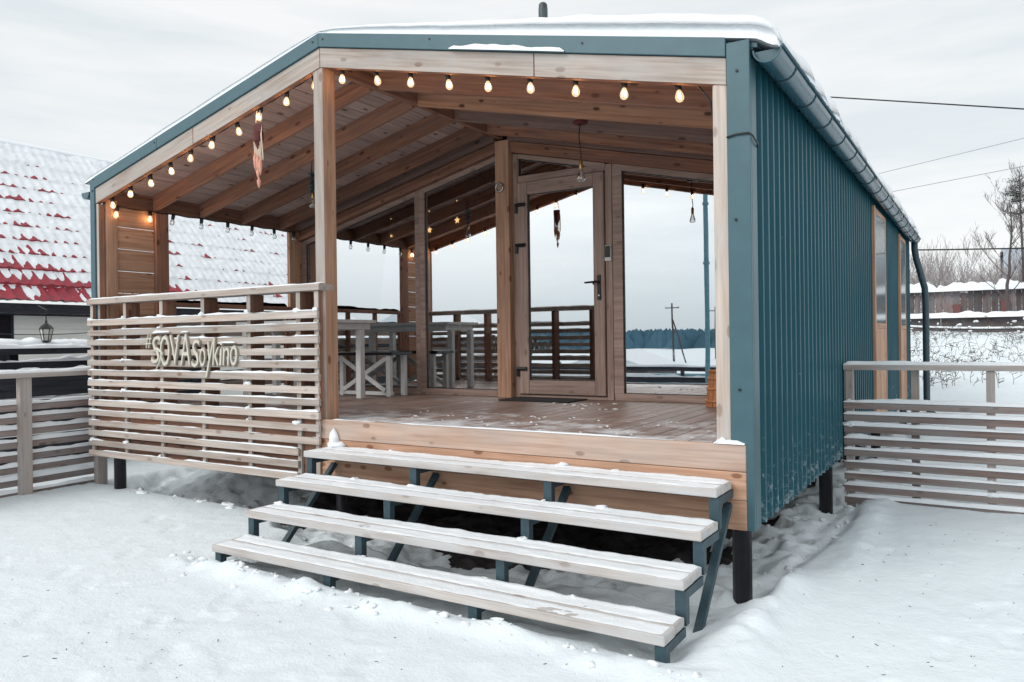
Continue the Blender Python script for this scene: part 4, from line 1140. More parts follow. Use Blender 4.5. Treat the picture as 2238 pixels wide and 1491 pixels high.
dc = thing('dreamcatcher', (-4.08, 0.03, 3.45), 'dark red woven hanging charm with cream cords and salmon feathers', 'ornament')
x, y = -4.085, 0.03
c = MB(); r_ = random.Random(8)
for dx in (-0.03, 0.035): c.tube([(x + dx * 0.6, y, 3.46), (x + dx, y, 3.36)], 0.004, 5)
for k in range(13):
    dx = -0.045 + 0.09 * k / 12; l = 0.16 + 0.10 * r_.random()
    c.tube([(x + dx, y, 3.34), (x + dx * 1.1, y - 0.01, 3.25), (x + dx * 1.2 + r_.uniform(-.01, .01), y, 3.22 - l)], 0.0045, 4)
c.build('cords', M['cream'], dc)
wv = MB(); wv.bar((x, y, 3.345), (x, y, 3.27), 0.02, 0.095, (1, 0, 0)); wv.lathe([(0.042, 3.20), (0.045, 3.28)], (x, y, 0), 10); wv.lathe([(0.008, 3.13), (0.036, 3.2)], (x, y, 0), 8)
wv.build('woven_web', M['leather'], dc)
for dx, z0, l in ((-0.035, 3.12, 0.17), (0.028, 3.06, 0.15), (0.0, 2.98, 0.10), (0.008, 2.90, 0.10), (-0.002, 3.10, 0.18)):
    f = MB(); f.lathe([(0.002, -l), (0.014, -l * 0.7), (0.020, -l * 0.35), (0.010, -0.02), (0.003, 0)], (x + dx, y - 0.005, z0), 6)
    f.build('feather', M['feather'], dc, True)

# door mat, churn --------------------------------------------------------
mt = block('door_mat', (-3.10, 2.18, D + 0.001), (-2.30, 2.60, D + 0.014), M['mat'], None, 0)
tag(mt, 'black rubber door mat lying in front of the glazed door', 'mat')
ch = thing('wooden_churn', (-0.905, 2.42, D), 'tapered orange stave butter churn beside the right porch wall', 'churn')
prof = [(0.125, 0.0), (0.118, 0.06), (0.098, 0.24), (0.092, 0.30)]
nst = 14
for k in range(nst):
    s_ = MB(); a0 = 2 * math.pi * k / nst + 0.02; a1 = 2 * math.pi * (k + 1) / nst - 0.02
    for r0, z0 in prof:
        for a in (a0, a1): s_.v.append(Vector((r0 * math.cos(a), r0 * math.sin(a), z0)))
        for a in (a1, a0): s_.v.append(Vector(((r0 - 0.02) * math.cos(a), (r0 - 0.02) * math.sin(a), z0)))
    for i in range(len(prof) - 1):
        for q in range(4): s_.f.append((i * 4 + q, i * 4 + (q + 1) % 4, i * 4 + 4 + (q + 1) % 4, i * 4 + 4 + q))
    s_.f.append((0, 3, 2, 1)); t_ = (len(prof) - 1) * 4; s_.f.append((t_, t_ + 1, t_ + 2, t_ + 3))
    link('stave', s_.mesh('stave', M['churn']), Matrix.Translation((-0.905, 2.42, D + 0.001)), ch)
for z, r0 in ((0.05, 0.122), (0.16, 0.109), (0.25, 0.099)):
    MB().lathe([(r0 + 0.001, z - 0.012), (r0 + 0.006, z - 0.01), (r0 + 0.006, z + 0.01), (r0 + 0.001, z + 0.012)], (-0.905, 2.42, D), 28).build('hoop', M['churn'], ch, True)
MB().lathe([(0.10, 0.302), (0.10, 0.325), (0.03, 0.33), (0.022, 0.36), (0.03, 0.375), (0.01, 0.385)], (-0.905, 2.42, D), 20).build('lid', M['churn'], ch, True)

# tables and bench on the porch -----------------------------------------
M['whiteframe'] = plain('grey_white_frame', (0.66, 0.68, 0.68), 0.5, var=0.08)
M['tabletop'] = plain('black_table_top', (0.012, 0.012, 0.014), 0.25)
tb = thing('porch_table', (-5.3, 1.7, D), 'high table with dark top and white square legs behind the slat screen', 'table')
block('table_top', (-6.1, 1.36, 1.70), (-4.60, 2.04, 1.735), M['whiteframe'], tb, 0)
block('apron', (-6.05, 1.40, 1.63), (-4.66, 2.0, 1.698), M['whiteframe'], tb, 0)
for x in (-6.02, -4.68):
    for y in (1.44, 1.86):
        block('leg', (x - 0.035, y - 0.035, D + 0.002), (x + 0.035, y + 0.035, 1.628), M['whiteframe'], tb, 2)
bn = thing('porch_bench', (-5.3, 2.3, D), 'dark topped bench with white crossed end braces behind the porch table', 'bench')
block('seat', (-6.1, 2.12, 1.345), (-4.45, 2.46, 1.38), M['tabletop'], bn, 0)
for x in (-6.02, -5.25, -4.54):
    for y in (2.17, 2.42):
        block('leg', (x - 0.03, y - 0.025, D + 0.002), (x + 0.03, y + 0.025, 1.343), M['whiteframe'], bn, 2)
for (xa, xb) in ((-5.22, -4.57), (-5.99, -5.28)):
    beam('brace', (xa, 2.15, D + 0.07), (xb, 2.15, 1.31), 0.02, 0.05, M['whiteframe'], bn)
    beam('brace', (xa, 2.13, 1.31), (xb, 2.13, D + 0.07), 0.02, 0.05, M['whiteframe'], bn)
beam('stretcher', (-6.0, 2.18, D + 0.035), (-4.5, 2.18, D + 0.035), 0.05, 0.04, M['whiteframe'], bn)
# inside: table, stool, stars, curtains
it = thing('inner_table', (-4.5, 3.7, D), 'pale legged table inside the room behind the glazing', 'table')
block('table_top', (-5.2, 3.4, 1.66), (-3.85, 4.1, 1.70), M['tabletop'], it, 0)
block('apron', (-5.15, 3.45, 1.58), (-3.9, 4.05, 1.658), M['stool'], it, 0)
for x in (-5.06, -4.0):
    for y in (3.5, 4.0): block('leg', (x - 0.04, y - 0.04, D + 0.002), (x + 0.04, y + 0.04, 1.578), M['stool'], it, 2)
stl = thing('bar_chair', (-4.32, 3.15, D), 'pale yellow metal bar chair standing behind the glazing', 'chair')
cx, cy = -4.32, 3.12
block('seat', (cx - 0.17, cy - 0.16, 1.37), (cx + 0.17, cy + 0.16, 1.39), M['stool'], stl, 0, bev=0.008)
for sx, sy in ((-1, -1), (1, -1), (1, 1), (-1, 1)):
    MB().tube([(cx + sx * 0.22, cy + sy * 0.2, D + 0.002), (cx + sx * 0.16, cy + sy * 0.14, 1.34), (cx + sx * 0.13, cy + sy * 0.11, 1.368)], 0.017, 8).build('leg', M['stool'], stl, True)
MB().tube([(cx + 0.15, cy - 0.15, 1.385), (cx + 0.19, cy - 0.16, 1.7), (cx + 0.2, cy - 0.1, 1.85), (cx + 0.2, cy + 0.1, 1.85), (cx + 0.19, cy + 0.16, 1.7), (cx + 0.15, cy + 0.15, 1.385)], 0.014, 8).build('backrest', M['stool'], stl, True)
def curtain(x0, x1, y, zt0, zt1, zb, label):
    n, m = 70, 14
    u, v = np.meshgrid(np.linspace(0, 1, n), np.linspace(0, 1, m), indexing='ij')
    ph = u * 46 + 1.5 * np.sin(u * 9)
    X = x0 + (x1 - x0) * u; Yc = y + 0.035 * np.sin(ph) * (0.7 + 0.5 * v) + 0.012 * np.sin(ph * 2.3 + v * 2)
    Z = (zt0 + (zt1 - zt0) * u) * (1 - v) + zb * v
    me = grid_mesh('curtain', X, Yc, Z, [M['curtain']])
    o = link('curtain', me); md = o.modifiers.new('thick', 'SOLIDIFY'); md.thickness = 0.004
    tag(o, label, 'curtain')
curtain(-4.06, -3.50, 2.95, 3.36, 3.48, 2.72, 'gathered grey green curtain at the top of the narrow pane beside the ridge post')
curtain(-6.3, -5.45, 3.0, 2.84, 3.03, 1.0, 'grey green curtain behind the wide left pane')
def star(x, z, y=3.05, r=0.045, label=''):
    s = thing('star_lamp', (x, y, z), label, 'lamp', 'glowing star lamps hanging inside the windows')
    m = MB(); b = 0
    ring = [(r if k % 2 == 0 else r * 0.42) for k in range(10)]
    m.v = [Vector((x, y - 0.012, z)), Vector((x, y + 0.012, z))] + [Vector((x + q * math.sin(k * math.pi / 5), y, z + q * math.cos(k * math.pi / 5))) for k, q in enumerate(ring)]
    for k in range(10): m.f += [(0, 2 + k, 2 + (k + 1) % 10), (1, 2 + (k + 1) % 10, 2 + k)]
    m.build('star', M['star'], s)
    MB().tube([(x, y, z + r), (x, y, 3.6 - SL * abs(x - XP) - 0.1)], 0.002, 4).build('cord', M['black'], s)
    MB().lathe([(0.006, z + r + 0.18), (0.006, z + r + 0.192)], (x, y, 0), 6).build('tiny_light', M['star'], s)
star(-4.64, 2.85, label='glowing star lamp lowest beside the window mullion, inside the narrow pane')
star(-4.22, 2.93, label='glowing star lamp in the middle of the narrow pane')
star(-3.72, 3.03, label='glowing star lamp close to the curtain by the ridge post', r=0.055)
star(-5.25, 2.83, r=0.03, label='small glowing star lamp in the wide left pane')

# ------------------------------------------------------------------ neighbour house on the left
nh = thing('neighbour_house', (-12.5, 4, 0), 'neighbouring house with steep red tiled roof under patchy snow', 'house')
EX, EZ, RX, RZ_ = -10.5, 2.13, -13.4, 5.0
rise, run = RZ_ - EZ, EX - RX; SLN = math.hypot(rise, run); ang = math.atan2(rise, run)
nrmN = Vector((math.sin(ang), 0, math.cos(ang)))
WP, RP = 0.155, 0.35
def roof_pt(v, y, h):   # v: distance up the slope
    return (EX - v * math.cos(ang) + h * math.sin(ang), y, EZ + v * math.sin(ang) + h * math.cos(ang))
def tile_h(v, y):
    wv = 0.5 + 0.5 * np.cos(2 * np.pi * y / WP)
    fr = (v / RP) % 1.0
    return 0.022 * wv ** 1.5 + 0.036 * (1 - fr) ** 2.0 * (1.0 + 0.25 * np.sin(np.floor(v / RP) * 12.9 + np.floor(y / WP + 0.5) * 4.7))
y0, y1, sw_ = -1.6, 11.6, 1.1
yy = y0
vs = np.concatenate([[r * RP + f * RP for f in (0.0, 0.015, 0.10, 0.22, 0.36, 0.5, 0.65, 0.8, 0.92, 0.985)] for r in range(12)] + [[12 * RP - 0.03]])
vs = vs[vs <= SLN]
while yy < y1:
    ys_ = np.arange(0, 57) * (sw_ / 56)
    Vg, Yg = np.meshgrid(vs, ys_ + yy, indexing='ij')
    P = roof_pt(Vg, Yg, tile_h(Vg, Yg))
    link('roof_sheet', grid_mesh('roof_sheet', P[0], P[1], P[2], [M['redtile']]), None, nh)
    yy += sw_
vs2 = np.arange(0, SLN + 0.02, 0.030); ys2 = np.arange(y0, y1, 0.022)
Vg, Yg = np.meshgrid(vs2, ys2, indexing='ij')
wv = 0.5 + 0.5 * np.cos(2 * np.pi * Yg / WP); fr = (Vg / RP) % 1.0
patch = fbm(Yg * 0.9, Vg * 0.9, 4)
bare = 0.028 * np.exp(-((Vg - 3.05 + 0.1 * np.sin(Yg)) / 0.30) ** 2) * sstep(1.9, 1.2, Yg + 0.4 * patch) + 0.042 * sstep(0.85, 0.10, Vg) * (0.9 + patch) * sstep(6.5, 2.5, Yg)
thick = 0.028 + 0.036 * fbm(Yg * 2.4, Vg * 2.4, 4) + 0.012 * fbm(Yg * 11, Vg * 5, 3) - bare - 0.010 * sstep(0.2, 0.6, patch)
thick = thick - 0.008 * sstep(3.0, 1.0, Yg) * sstep(3.2, 2.8, Vg) + 0.04 * sstep(3.3, 3.6, Vg) + 0.014 * sstep(1.8, 3.2, Yg + 0.7 * patch)
hs = 0.006 + 0.010 * wv + 0.012 * (1 - fr) + thick * (1 - 0.75 * np.exp(-((fr - 0.05) / 0.12) ** 2) * sstep(0.35, 0.8, wv) * sstep(-0.35, 0.35, fbm(Yg * 3.1 + 9, Vg * 3.1, 3)) * (0.15 + 1.05 * sstep(3.6, 1.6, Yg + 0.8 * patch))) * 0.75 + 0.010 * fbm(Yg * 19, Vg * 13, 3)
P = roof_pt(Vg, Yg, hs)
tag(link('neighbour_roof_snow', grid_mesh('neighbour_roof_snow', P[0], P[1], P[2], [M['snow']])), 'patchy snow crust on the red tiled roof of the neighbouring house', 'snow', None, 'stuff')
# rear slope, ridge, gable, wall
MB().bar((RX - 1.5, (y0 + y1) / 2, RZ_ - 1.45), (RX, (y0 + y1) / 2, RZ_ - 0.03), y1 - y0, 0.04, (0.7, 0, 0.7)).build('rear_roof', M['redtile'], nh)
MB().tube([(RX, y0, RZ_ + 0.03), (RX, y1, RZ_ + 0.03)], 0.08, 8).build('ridge_cap', M['snow'], nh, True)
block('fascia', (EX - 0.06, y0, EZ - 0.16), (EX - 0.03, y1, EZ - 0.02), M['blackwood'], nh, 1)
block('soffit', (EX - 0.36, y0, EZ - 0.18), (EX - 0.07, y1, EZ - 0.165), M['blackwood'], nh, 1)
NW = EX - 0.32
for k in range(9):
    z = 0.1 + k * 0.205
    for a, b in ((y0, 0.86), (1.22, 3.4), (3.405, 7.3), (7.305, y1)):
        if a == y0 and 1.25 < z + 0.1 < 1.98: b = -0.2
        if b > a: beam('siding_board', (NW - 0.012, a, z + 0.1), (NW - 0.012, b, z + 0.1), 0.022, 0.21, M['siding'], nh, up=(0.08, 0, 1), bev=0.002)
    if not (1.25 < z + 0.1 < 1.98):
        beam('siding_board', (NW - 0.012, 0.865, z + 0.1), (NW - 0.012, 1.215, z + 0.1), 0.022, 0.21, M['siding'], nh, up=(0.08, 0, 1), bev=0.002)
block('wall_core', (NW - 0.2, y0, 0.0), (NW - 0.03, y1, 2.0), M['siding'], nh, 1)
wd = block('window', (NW - 0.03, -0.25, 1.30), (NW + 0.012, 1.22, 1.36), M['blackwood'], nh, 1)
block('pane', (NW - 0.028, -0.2, 1.361), (NW - 0.005, 1.18, 1.95), M['darkglass'], wd, 1, bev=0)
block('jamb', (NW - 0.029, 1.181, 1.361), (NW + 0.011, 1.22, 1.96), M['blackwood'], wd, 2)
# gable ends closing the roof volume
for yv in (y0 + 0.2, y1 - 0.2):
    prism('gable', [(NW - 0.05, 1.98), (RX, RZ_ - 0.12), (RX - 1.4, RZ_ - 1.5), (RX - 1.4, 1.98)], yv, yv + 0.05, M['siding'], nh)

# lantern on its cable
ln = thing('lantern', (-9.0, 0.76, 1.60), 'small black glazed lantern hanging in front of the cream siding', 'lantern')
cx, cy = -9.0, 0.76
MB().lathe([(0.085, 1.71), (0.06, 1.75), (0.015, 1.79), (0.012, 1.82)], (cx, cy, 0), 6).build('cap', M['blackmetal'], ln)
MB().lathe([(0.045, 1.565), (0.072, 1.70)], (cx, cy, 0), 6).build('glass', plain('milky_glass', (0.6, 0.6, 0.56), 0.3), ln)
fr_ = MB()
for k in range(6):
    a = math.pi * k / 3
    fr_.tube([(cx + 0.046 * math.cos(a), cy + 0.046 * math.sin(a), 1.56), (cx + 0.074 * math.cos(a), cy + 0.074 * math.sin(a), 1.71)], 0.006, 4)
fr_.lathe([(0.05, 1.55), (0.05, 1.567)], (cx, cy, 0), 6)
fr_.build('frame', M['blackmetal'], ln)
MB().tube([(cx, cy, 1.82), (cx, cy, 1.90), (cx, cy + 0.01, 1.95), (cx - 0.9, cy + 0.35, 2.05)], 0.007, 5).build('chain', M['black'], ln)
gl_ = thing('garland_wire', (-8.9, 0.5, 1.65), 'thin sagging wire with tiny bulbs in front of the siding', 'wire')
wr = [(-8.9, -0.6 + 2.6 * t, 1.62 + 0.10 * (2 * t - 1) ** 2 + 0.04 * t) for t in np.linspace(0, 1, 22)]
MB().tube(wr, 0.005, 4).build('cable', M['black'], gl_)

# dark boarded fence between the yards with snow on it
bf = thing('dark_fence', (-8.5, 0.4, 0.0), 'black stained horizontal board fence with heavy snow, behind the left slat fence', 'fence')
s = Snow()
for z0, z1, xo in ((0.05, 0.45, 0), (0.50, 0.86, 0), (0.90, 1.20, 0.02), (1.22, 1.31, -0.06), (1.40, 1.47, 0.04)):
    block('board', (-8.5 + xo, -2.0, z0), (-8.45 + xo, 2.6, z1), M['blackwood'], bf, 1)
    hh = 0.055 if z0 > 1.2 else 0.03
    s.strip((-8.475 + xo, -2.0, z1), (-8.475 + xo, 2.6, z1), 0.10, hh, seed=int(z0 * 100) + 400, lump=0.7, side=(1, 0, 0))
for y in (-1.2, 0.0, 1.2, 2.4): block('post', (-8.58, y, 0.0), (-8.507, y + 0.07, 1.40), M['blackwood'], bf, 2)
s.strip((-9.2, -2.0, 1.50), (-9.2, 3.0, 1.47), 0.5, 0.10, seed=450, lump=0.4, side=(1, 0, 0))
s.done('fence_snow', 'lumpy snow lying on the black fence by the neighbouring house')
lo = thing('snowy_ledge', (-9.2, 0.5, 1.45), 'dark ledge shelf under snow below the cream siding', 'ledge')
block('shelf', (-9.45, -2.0, 1.40), (-8.95, 3.0, 1.49), M['blackwood'], lo, 1)
for y in (-1.6, 0.4, 2.4): block('bracket', (-9.25, y, 0.0), (-9.15, y + 0.1, 1.398), M['blackwood'], lo, 2)

# ------------------------------------------------------------------ behind on the right
# long low retaining wall with a snow cap
lw = thing('retaining_wall', (2, 20.3, 1.4), 'long low dark wall with a thick flat snow cap behind the weeds', 'wall')
for k in range(8):
    block('wall_slab', (-6 + k * 2.0, 20.2, 0.9), (-4.02 + k * 2.0, 20.5, 1.98), M['oldfence'], lw, 0, bev=0.01)
s = Snow(); s.strip((-6, 20.3, 1.96), (10, 20.3, 1.94), 0.7, 0.16, seed=500, lump=0.25, step=0.1)
s.done('wall_snow', 'smooth snow cap on the low wall')
# old plank fence
of = thing('plank_fence', (2, 22.5, 2.0), 'old dark vertical plank fence with snow on top', 'fence')
rr_ = random.Random(21); x = -4.0
while x < 8.0:
    w = rr_.uniform(0.14, 0.24); zt = 2.85 + rr_.uniform(-0.07, 0.05) - (0.12 if 0.2 < x < 0.5 else 0)
    mt_ = M['oldfence']
    block('plank', (x, 22.5, 1.6), (x + w - 0.012, 22.53, zt), mt_, of, 2, bev=0.004)
    x += w
block('rail', (-4, 22.54, 2.6), (8, 22.6, 2.7), M['oldfence'], of, 0)
s = Snow(); s.strip((-4, 22.55, 2.80), (8, 22.55, 2.80), 0.55, 0.24, seed=520, lump=0.55, step=0.09)
s.done('fence_snow', 'heaped snow on the old plank fence')
rp = M['redtile']
for x, z in ((0.2, 2.30), (1.45, 2.38)):
    o = block('red_board', (x, 22.40, z - 0.22), (x + 0.22, 22.44, z + 0.1), plain('faded_red_paint', (0.14, 0.05, 0.05), 0.7), None, 2)
    tag(o, 'faded red board leaning on the plank fence, ' + ('nearer the downspout' if x < 1 else 'farther right beside the bare tree'), 'board')
# far house with a grey gable
fh = thing('far_house', (4.2, 40, 3.5), 'distant grey house with a dark eave behind the bare tree', 'house')
fz = 3.4
block('wall', (1.85, 38, fz - 1.8), (8.0, 42, fz + 0.55), M['blueroof'], fh, 0)
block('eave', (1.75, 37.6, fz + 0.552), (8.2, 37.75, fz + 0.70), M['blackwood'], fh, 0)
MB().bar((4.95, 37.65, fz + 0.72), (4.95, 42.0, fz + 2.4), 6.5, 0.1, (0, 0, 1)).build('roof_slope', M['blueroof'], fh)
block('verge', (1.62, 37.7, fz - 0.2), (1.74, 37.9, fz + 1.9), M['blackwood'], fh, 2)
wq = block('window', (3.4, 37.95, fz - 0.6), (4.3, 37.998, fz + 0.3), M['whitewood'], fh, 0)
block('pane', (3.47, 37.93, fz - 0.52), (4.23, 37.951, fz + 0.22), M['darkglass'], wq, 0, bev=0)

def branch(m, p, d, L, r, depth, rg, up=0.15, spread=0.6, nb=4, minr=0.004):
    n = 5; pts = [Vector(p)]; rs_ = [r]
    d = d.normalized()
    for i in range(n):
        d = (d + Vector((rg.gauss(0, .10), rg.gauss(0, .10), rg.gauss(0, .06) + up * 0.3))).normalized()
        pts.append(pts[-1] + d * (L / n)); rs_.append(max(minr * 0.6, r * (1 - 0.8 * (i + 1) / n)))
    m.tube(pts, rs_, 5 if r > 0.03 else 3, False)
    if depth > 0:
        for k in range(nb):
            t = rg.uniform(0.3, 0.98); i = min(n - 1, int(t * n)); q = pts[i].lerp(pts[i + 1], t * n - i)
            a = rg.uniform(0, 2 * math.pi); o = Vector((math.cos(a), math.sin(a), 0)) * spread
            branch(m, q, d * 0.75 + o + Vector((0, 0, up)), L * rg.uniform(0.42, 0.62), max(minr, rs_[i] * 0.55), depth - 1, rg, up, spread, nb, minr)

def bare_tree(x, y, h, seed, label, fork=0.42, r=0.09):
    rg = random.Random(seed); z = gz(x, y) - 0.1
    t = thing('bare_tree', (x, y, z), label, 'tree')
    tr_ = MB(); pts = [Vector((x, y, z))]; rs_ = [r]
    for i in range(9):
        pts.append(pts[-1] + Vector((rg.gauss(0, .035), rg.gauss(0, .035), h / 9))); rs_.append(r * (1 - 0.88 * (i + 1) / 9))
    tr_.tube(pts, rs_, 7); tr_.build('trunk', M['bark'], t, True)
    cr = MB()
    for k in range(20):
        f = rg.uniform(0.22, 0.97); i = min(8, int(f * 9)); q = pts[i].lerp(pts[i + 1], f * 9 - i)
        a = rg.uniform(0, 6.283)
        branch(cr, q, Vector((math.cos(a) * 0.8, math.sin(a) * 0.8, 0.75)), h * rg.uniform(0.20, 0.40) * (1.15 - 0.6 * f), max(0.010, rs_[i] * 0.40), 3, rg, 0.25, 0.55, 4, 0.004)
    cr.build('branches', M['bark'], t)
bare_tree(1.62, 21.3, 3.6, 3, 'tall bare tree rising above the plank fence on the right', r=0.06)
bare_tree(2.9, 33, 4.2, 9, 'thin bare birch further back at the right edge')
# pine with a sparse crown at the right edge
pt = thing('pine_tree', (2.0, 24, 2), 'sparse dark green pine behind the tall bare tree', 'tree')
rg = random.Random(5); z0 = gz(2.0, 24) - 0.1
MB().tube([(2.08, 24, z0), (2.04, 24, 4.0), (2.0, 24, 5.4), (1.98, 24, 6.4)], [0.04, 0.034, 0.025, 0.012], 8).build('trunk', M['bark'], pt, True)
lm = MB(); nd = MB()
for k in range(22):
    z = rg.uniform(5.05, 6.25); a = rg.uniform(0, 6.283); L = rg.uniform(0.25, 0.62) * (1.15 - (z - 5.05) / 2.2)
    e = Vector((2.0 + L * math.cos(a), 24 + L * math.sin(a), z + 0.1)); lm.tube([(2.0, 24, z), e], [0.018, 0.006], 4)
    for q in range(70):
        f = rg.uniform(0.3, 1.05); c = Vector((2.0, 24, z)).lerp(e, f) + Vector((rg.gauss(0, .08), rg.gauss(0, .08), rg.gauss(0, .045)))
        dd = Vector((rg.gauss(0, 1), rg.gauss(0, 1), rg.gauss(0.4, .6))).normalized() * rg.uniform(0.05, 0.10); w = dd.orthogonal().normalized() * 0.010
        b = len(nd.v); nd.v += [c - w, c + w, c + dd]; nd.f.append((b, b + 1, b + 2))
lm.build('limbs', M['bark'], pt); nd.build('crown', M['needle'], pt)
# bare shrubs beyond the fence: one shape, copied
def shrub_mesh(seed):
    rg = random.Random(seed); m = MB()
    for k in range(16):
        a = rg.uniform(0, 6.283); q = rg.uniform(0, 0.4)
        branch(m, Vector((q * math.cos(a), q * math.sin(a), -0.1)), Vector((0.28 * math.cos(a), 0.28 * math.sin(a), 1)), rg.uniform(1.3, 2.3), 0.016, 2, rg, 0.3, 0.35, 3, 0.007)
    return m.mesh('bare_shrub', M['twig'])
shm = [shrub_mesh(i) for i in (31, 32, 33)]
rg = random.Random(77)
for k in range(40):
    x = -3.2 + 7.2 * k / 39 + rg.uniform(-.2, .2); y = rg.uniform(26, 36)
    o = link('bare_shrub', shm[k % 3], Matrix.Translation((x, y, gz(x, y))) @ Matrix.Rotation(rg.uniform(0, 6), 4, 'Z') @ Matrix.Diagonal((1, 1, rg.uniform(0.45, 0.85), 1)))
    tag(o, 'leafless grey shrub in the thicket behind the plank fence', 'shrub', 'bare shrubs behind the plank fence')
# weeds poking through snow on the bank
wd_ = MB(); sw2 = Snow(); rg = random.Random(13)
for k in range(900):
    x = rg.uniform(-2.0, 6.5); y = rg.uniform(12.5, 20.0)
    cl = float(fbm(np.array([x * 1.1]), np.array([y * 0.7]), 2)[0])
    if cl < -0.05 and rg.random() < 0.7: continue
    z = gz(x, y); h = rg.uniform(0.2, 0.55)
    p = Vector((x, y, z - 0.02)); pts = [p]
    d = Vector((rg.gauss(0, .25), rg.gauss(0, .25), 1))
    for i in range(3):
        d = (d + Vector((rg.gauss(0, .2), rg.gauss(0, .2), -0.1 * i))).normalized(); pts.append(pts[-1] + d * h / 3)
    wd_.tube(pts, [0.005, 0.0045, 0.004, 0.002], 3, False)
    for q in range(4):
        c = pts[rg.randint(1, 3)]; e = c + Vector((rg.gauss(0, .08), rg.gauss(0, .08), rg.uniform(0, .1)))
        wd_.tube([c, e], [0.004, 0.007], 3, False)
    if rg.random() < 0.6:
        sw2.lump(pts[-1] + Vector((0, 0, 0.01)), rg.uniform(0.02, 0.055), 0.7, k)
tag(wd_.build('weeds', M['weed']), 'dry weed stalks standing in the snow bank', 'weeds', None, 'stuff')
sw2.done('weed_snow', 'snow tufts caught on the dry weeds of the bank')
# overhead wires
def wire(pts, r, label, mat=M['black']):
    o = thing('power_line', pts[0], label, 'wire')
    a, b = Vector(pts[0]), Vector(pts[-1])
    q = [a.lerp(b, t) + Vector((0, 0, -pts[1] * 4 * t * (1 - t))) for t in np.linspace(0, 1, 24)]
    MB().tube(q, r, 5).build('cable', mat, o)
M['thinwire'] = plain('grey_far_wire', (0.30, 0.30, 0.32), 0.7)
wire([(-4.5, 0.10, 0), 0, (0, 0, 0)] if False else [(-4.2, 10, 6.42), 0.0, (8.0, 10, 3.42)], 0.012, 'black cable leaving the roof at the top right')
wire([(0.12, 9.95, 2.90), 0.05, (7.5, 11, 2.75)], 0.012, 'black cable running from the downspout past the bare tree')
wire([(-6, 30, 7.6), 0.0, (9, 26, 8.9)], 0.012, 'thin far grey wire, upper of the two in the sky', M['thinwire'])
wire([(-6, 30, 6.9), 0.0, (9, 26, 7.7)], 0.012, 'thin far grey wire, lower of the two in the sky', M['thinwire'])
sl = thing('snowy_cable', (3, 19.2, 1.8), 'slack cable loaded with snow in front of the low wall', 'cable')
cq = [Vector((-1.5 + 6 * t, 19.4, 1.78 - 0.16 * 4 * t * (1 - t))) for t in np.linspace(0, 1, 24)]
MB().tube(cq, 0.02, 5).build('cable', M['black'], sl); MB().tube([q + Vector((0, 0, 0.035)) for q in cq], 0.03, 6).build('snow_load', M['snow'], sl, True)

# ------------------------------------------------------------------ across the street (seen mirrored in the panes)
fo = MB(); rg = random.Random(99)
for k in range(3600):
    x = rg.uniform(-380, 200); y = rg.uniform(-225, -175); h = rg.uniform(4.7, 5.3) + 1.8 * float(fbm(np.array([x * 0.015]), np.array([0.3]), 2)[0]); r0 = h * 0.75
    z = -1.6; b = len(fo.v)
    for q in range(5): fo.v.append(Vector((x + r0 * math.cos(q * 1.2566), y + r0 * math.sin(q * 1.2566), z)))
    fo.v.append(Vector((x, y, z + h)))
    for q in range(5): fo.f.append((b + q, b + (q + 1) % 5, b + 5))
tag(fo.build('forest', M['forest']), 'far conifer forest in painted haze blue across the valley, mirrored in the panes', 'forest', None, 'stuff')
po = thing('steel_pole', (-3.7, -5.5, 0), 'tall jointed blue green steel pole mirrored in the right hand pane', 'pole')
MB().tube([(-3.7, -5.5, 0), (-3.7, -5.5, 6.5)], 0.048, 10).build('shaft', M['galv'], po, True)
for z in (1.65, 3.0, 4.2): MB().lathe([(0.055, z - 0.03), (0.066, z - 0.02), (0.066, z + 0.02), (0.055, z + 0.03)], (-3.7, -5.5, 0), 12).build('collar', M['galv'], po, True)
sf = thing('street_rail', (-8, -7.5, 0), 'black rail barrier with snow mirrored in the right hand pane', 'barrier')
s = Snow()
for z0, z1 in ((0.10, 0.34), (0.46, 0.58), (0.72, 0.82)):
    beam('rail', (-14, -7.2, (z0 + z1) / 2), (-1.5, -7.6, (z0 + z1) / 2), 0.07, z1 - z0, M['blackwood'], sf)
    s.strip((-14, -7.2, z1), (-1.5, -7.6, z1), 0.14, 0.045, seed=int(z0 * 77) + 600, lump=0.7, step=0.08)
for x in (-13, -11, -9, -7, -5, -3): block('post', (x, -7.3 - 0.02 * (x + 14) - 0.1, -0.2), (x + 0.08, -7.3 - 0.02 * (x + 14) - 0.02, 0.80), M['blackwood'], sf, 2)
s.done('barrier_snow', 'snow lying on the black rail barrier')
for x, y, l in ((-28, -70, 'nearer utility pole with crossarm mirrored in the right hand pane'), (-27, -82, 'farther utility pole with crossarm mirrored in the right hand pane')):
    u = thing('utility_pole', (x, y, -1.2), l, 'pole')
    MB().tube([(x, y, -1.5), (x, y, 5.3)], [0.13, 0.09], 8).build('mast', M['bark'], u, True)
    beam('crossarm', (x - 0.8, y, 4.8), (x + 0.8, y, 4.8), 0.1, 0.1, M['bark'], u)
    for q in (-0.7, 0, 0.7): MB().lathe([(0.04, 4.86), (0.05, 4.95), (0.03, 5.02)], (x + q, y, 0), 8).build('insulator', M['whitewood'], u)
    beam('stay', (x + 0.05, y, 3.5), (x + 1.5, y, -1.4), 0.12, 0.12, M['bark'], u)
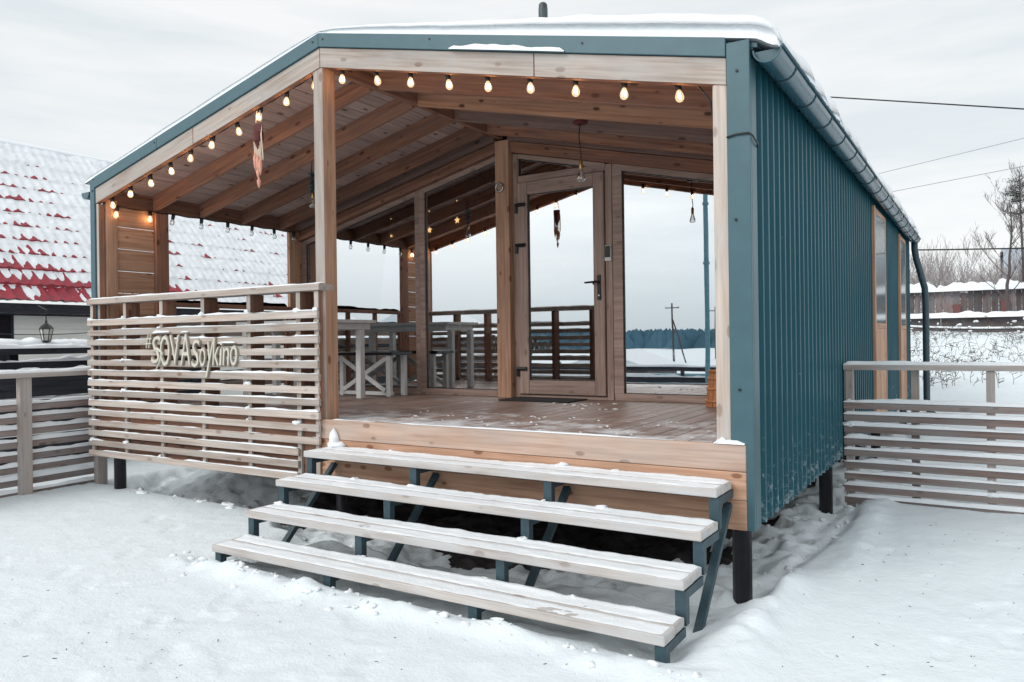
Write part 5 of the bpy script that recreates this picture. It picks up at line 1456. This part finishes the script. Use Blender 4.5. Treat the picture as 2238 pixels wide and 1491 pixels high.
def shed(x, y, w, d, h, label):
    u = thing('shed', (x, y, 0), label, 'shed'); z = gz(x, y) - 0.2
    block('wall', (x - w / 2, y - d / 2, z), (x + w / 2, y + d / 2, z + h), M['oldfence'], u, 0)
    prism('roof', [(x - w / 2 - 0.3, z + h + 0.001), (x + w / 2 + 0.3, z + h + 0.001), (x, z + h + w * 0.22)], y - d / 2 - 0.3, y + d / 2 + 0.3, M['snow'], u)
    block('door', (x - 0.45, y + d / 2, z + 0.2), (x + 0.45, y + d / 2 + 0.04, z + min(2.0, h - 0.1)), M['blackwood'], u, 2)
shed(-11.5, -19, 3.4, 3.0, 0.75, 'low shed with a snowy roof mirrored beside the steel pole')
shed(-22, -20, 6, 5, 2.0, 'wide shed with a snowy roof mirrored in the door')
shed(-36, -26, 8, 5, 2.4, 'long shed with a snowy roof mirrored in the left panes')
pipe = MB().tube([(-11.5, -9.6, 0.35), (-4.5, -10.2, 0.38)], 0.17, 12).build('pipe', M['galv'], None, True)
tag(pipe, 'blue green pipe lying in the snow across the street, mirrored low in the pane', 'pipe')
s = Snow()
for k in range(40):
    s.lump((rg.uniform(-13, -4), rg.uniform(-12, -8.5), -0.02), rg.uniform(0.2, 0.5), 0.55, k + 900)
s.done('snow_heaps', 'lumpy ploughed snow across the street')

s = Snow(); rg = random.Random(61)
for k in range(80):
    y = rg.uniform(0.35, 4.2); x = rg.uniform(-0.35, 0.22)
    s.lump((x, y, gz(x, y)), rg.uniform(0.008, 0.032), 0.6, k + 2000)
for k in range(70):
    x = rg.uniform(-3.6, 0.2); y = -1.22 + rg.gauss(0, 0.07)
    s.lump((x, y, gz(x, y)), rg.uniform(0.008, 0.028), 0.7, k + 2300)
for k in range(90):
    x = rg.uniform(-6.2, -3.4); y = rg.uniform(0.0, 0.7)
    s.lump((x, y, gz(x, y)), rg.uniform(0.012, 0.05), 0.6, k + 2600)
s.done('snow_chunks', 'broken snow chunks strewn beside the wall and the steps')
db = MB(); rg = random.Random(88)
for k in range(260):
    if rg.random() < 0.6: x, y = rg.gauss(-1.2, 1.6), rg.gauss(-2.0, 0.6)
    else: x, y = rg.gauss(1.0, 0.5), rg.uniform(-1.6, 2.6)
    if y > -1.2 and x < 0.2: continue
    z = gz(x, y) + 0.001; a = rg.uniform(0, 6.28); L = 0.002 + 0.010 * rg.random() ** 3
    db.bar((x - L * math.cos(a), y - L * math.sin(a), z), (x + L * math.cos(a), y + L * math.sin(a), z + 0.002), rg.uniform(0.0015, 0.004), 0.002)
tag(db.build('debris', M['bark']), 'dark bits of bark and grit scattered on the trampled snow', 'debris', None, 'stuff')
# small cable round the right corner flashing
cb = MB().tube([(-0.105, -0.037, 2.615), (-0.05, -0.038, 2.625), (0.018, -0.038, 2.622), (0.034, -0.02, 2.61), (0.036, 0.08, 2.585), (0.028, 0.112, 2.575)], 0.0055, 5)
tag(cb.build('thin_cable', M['black'], None, True), 'short thin black cable bent round the teal corner flashing', 'cable')
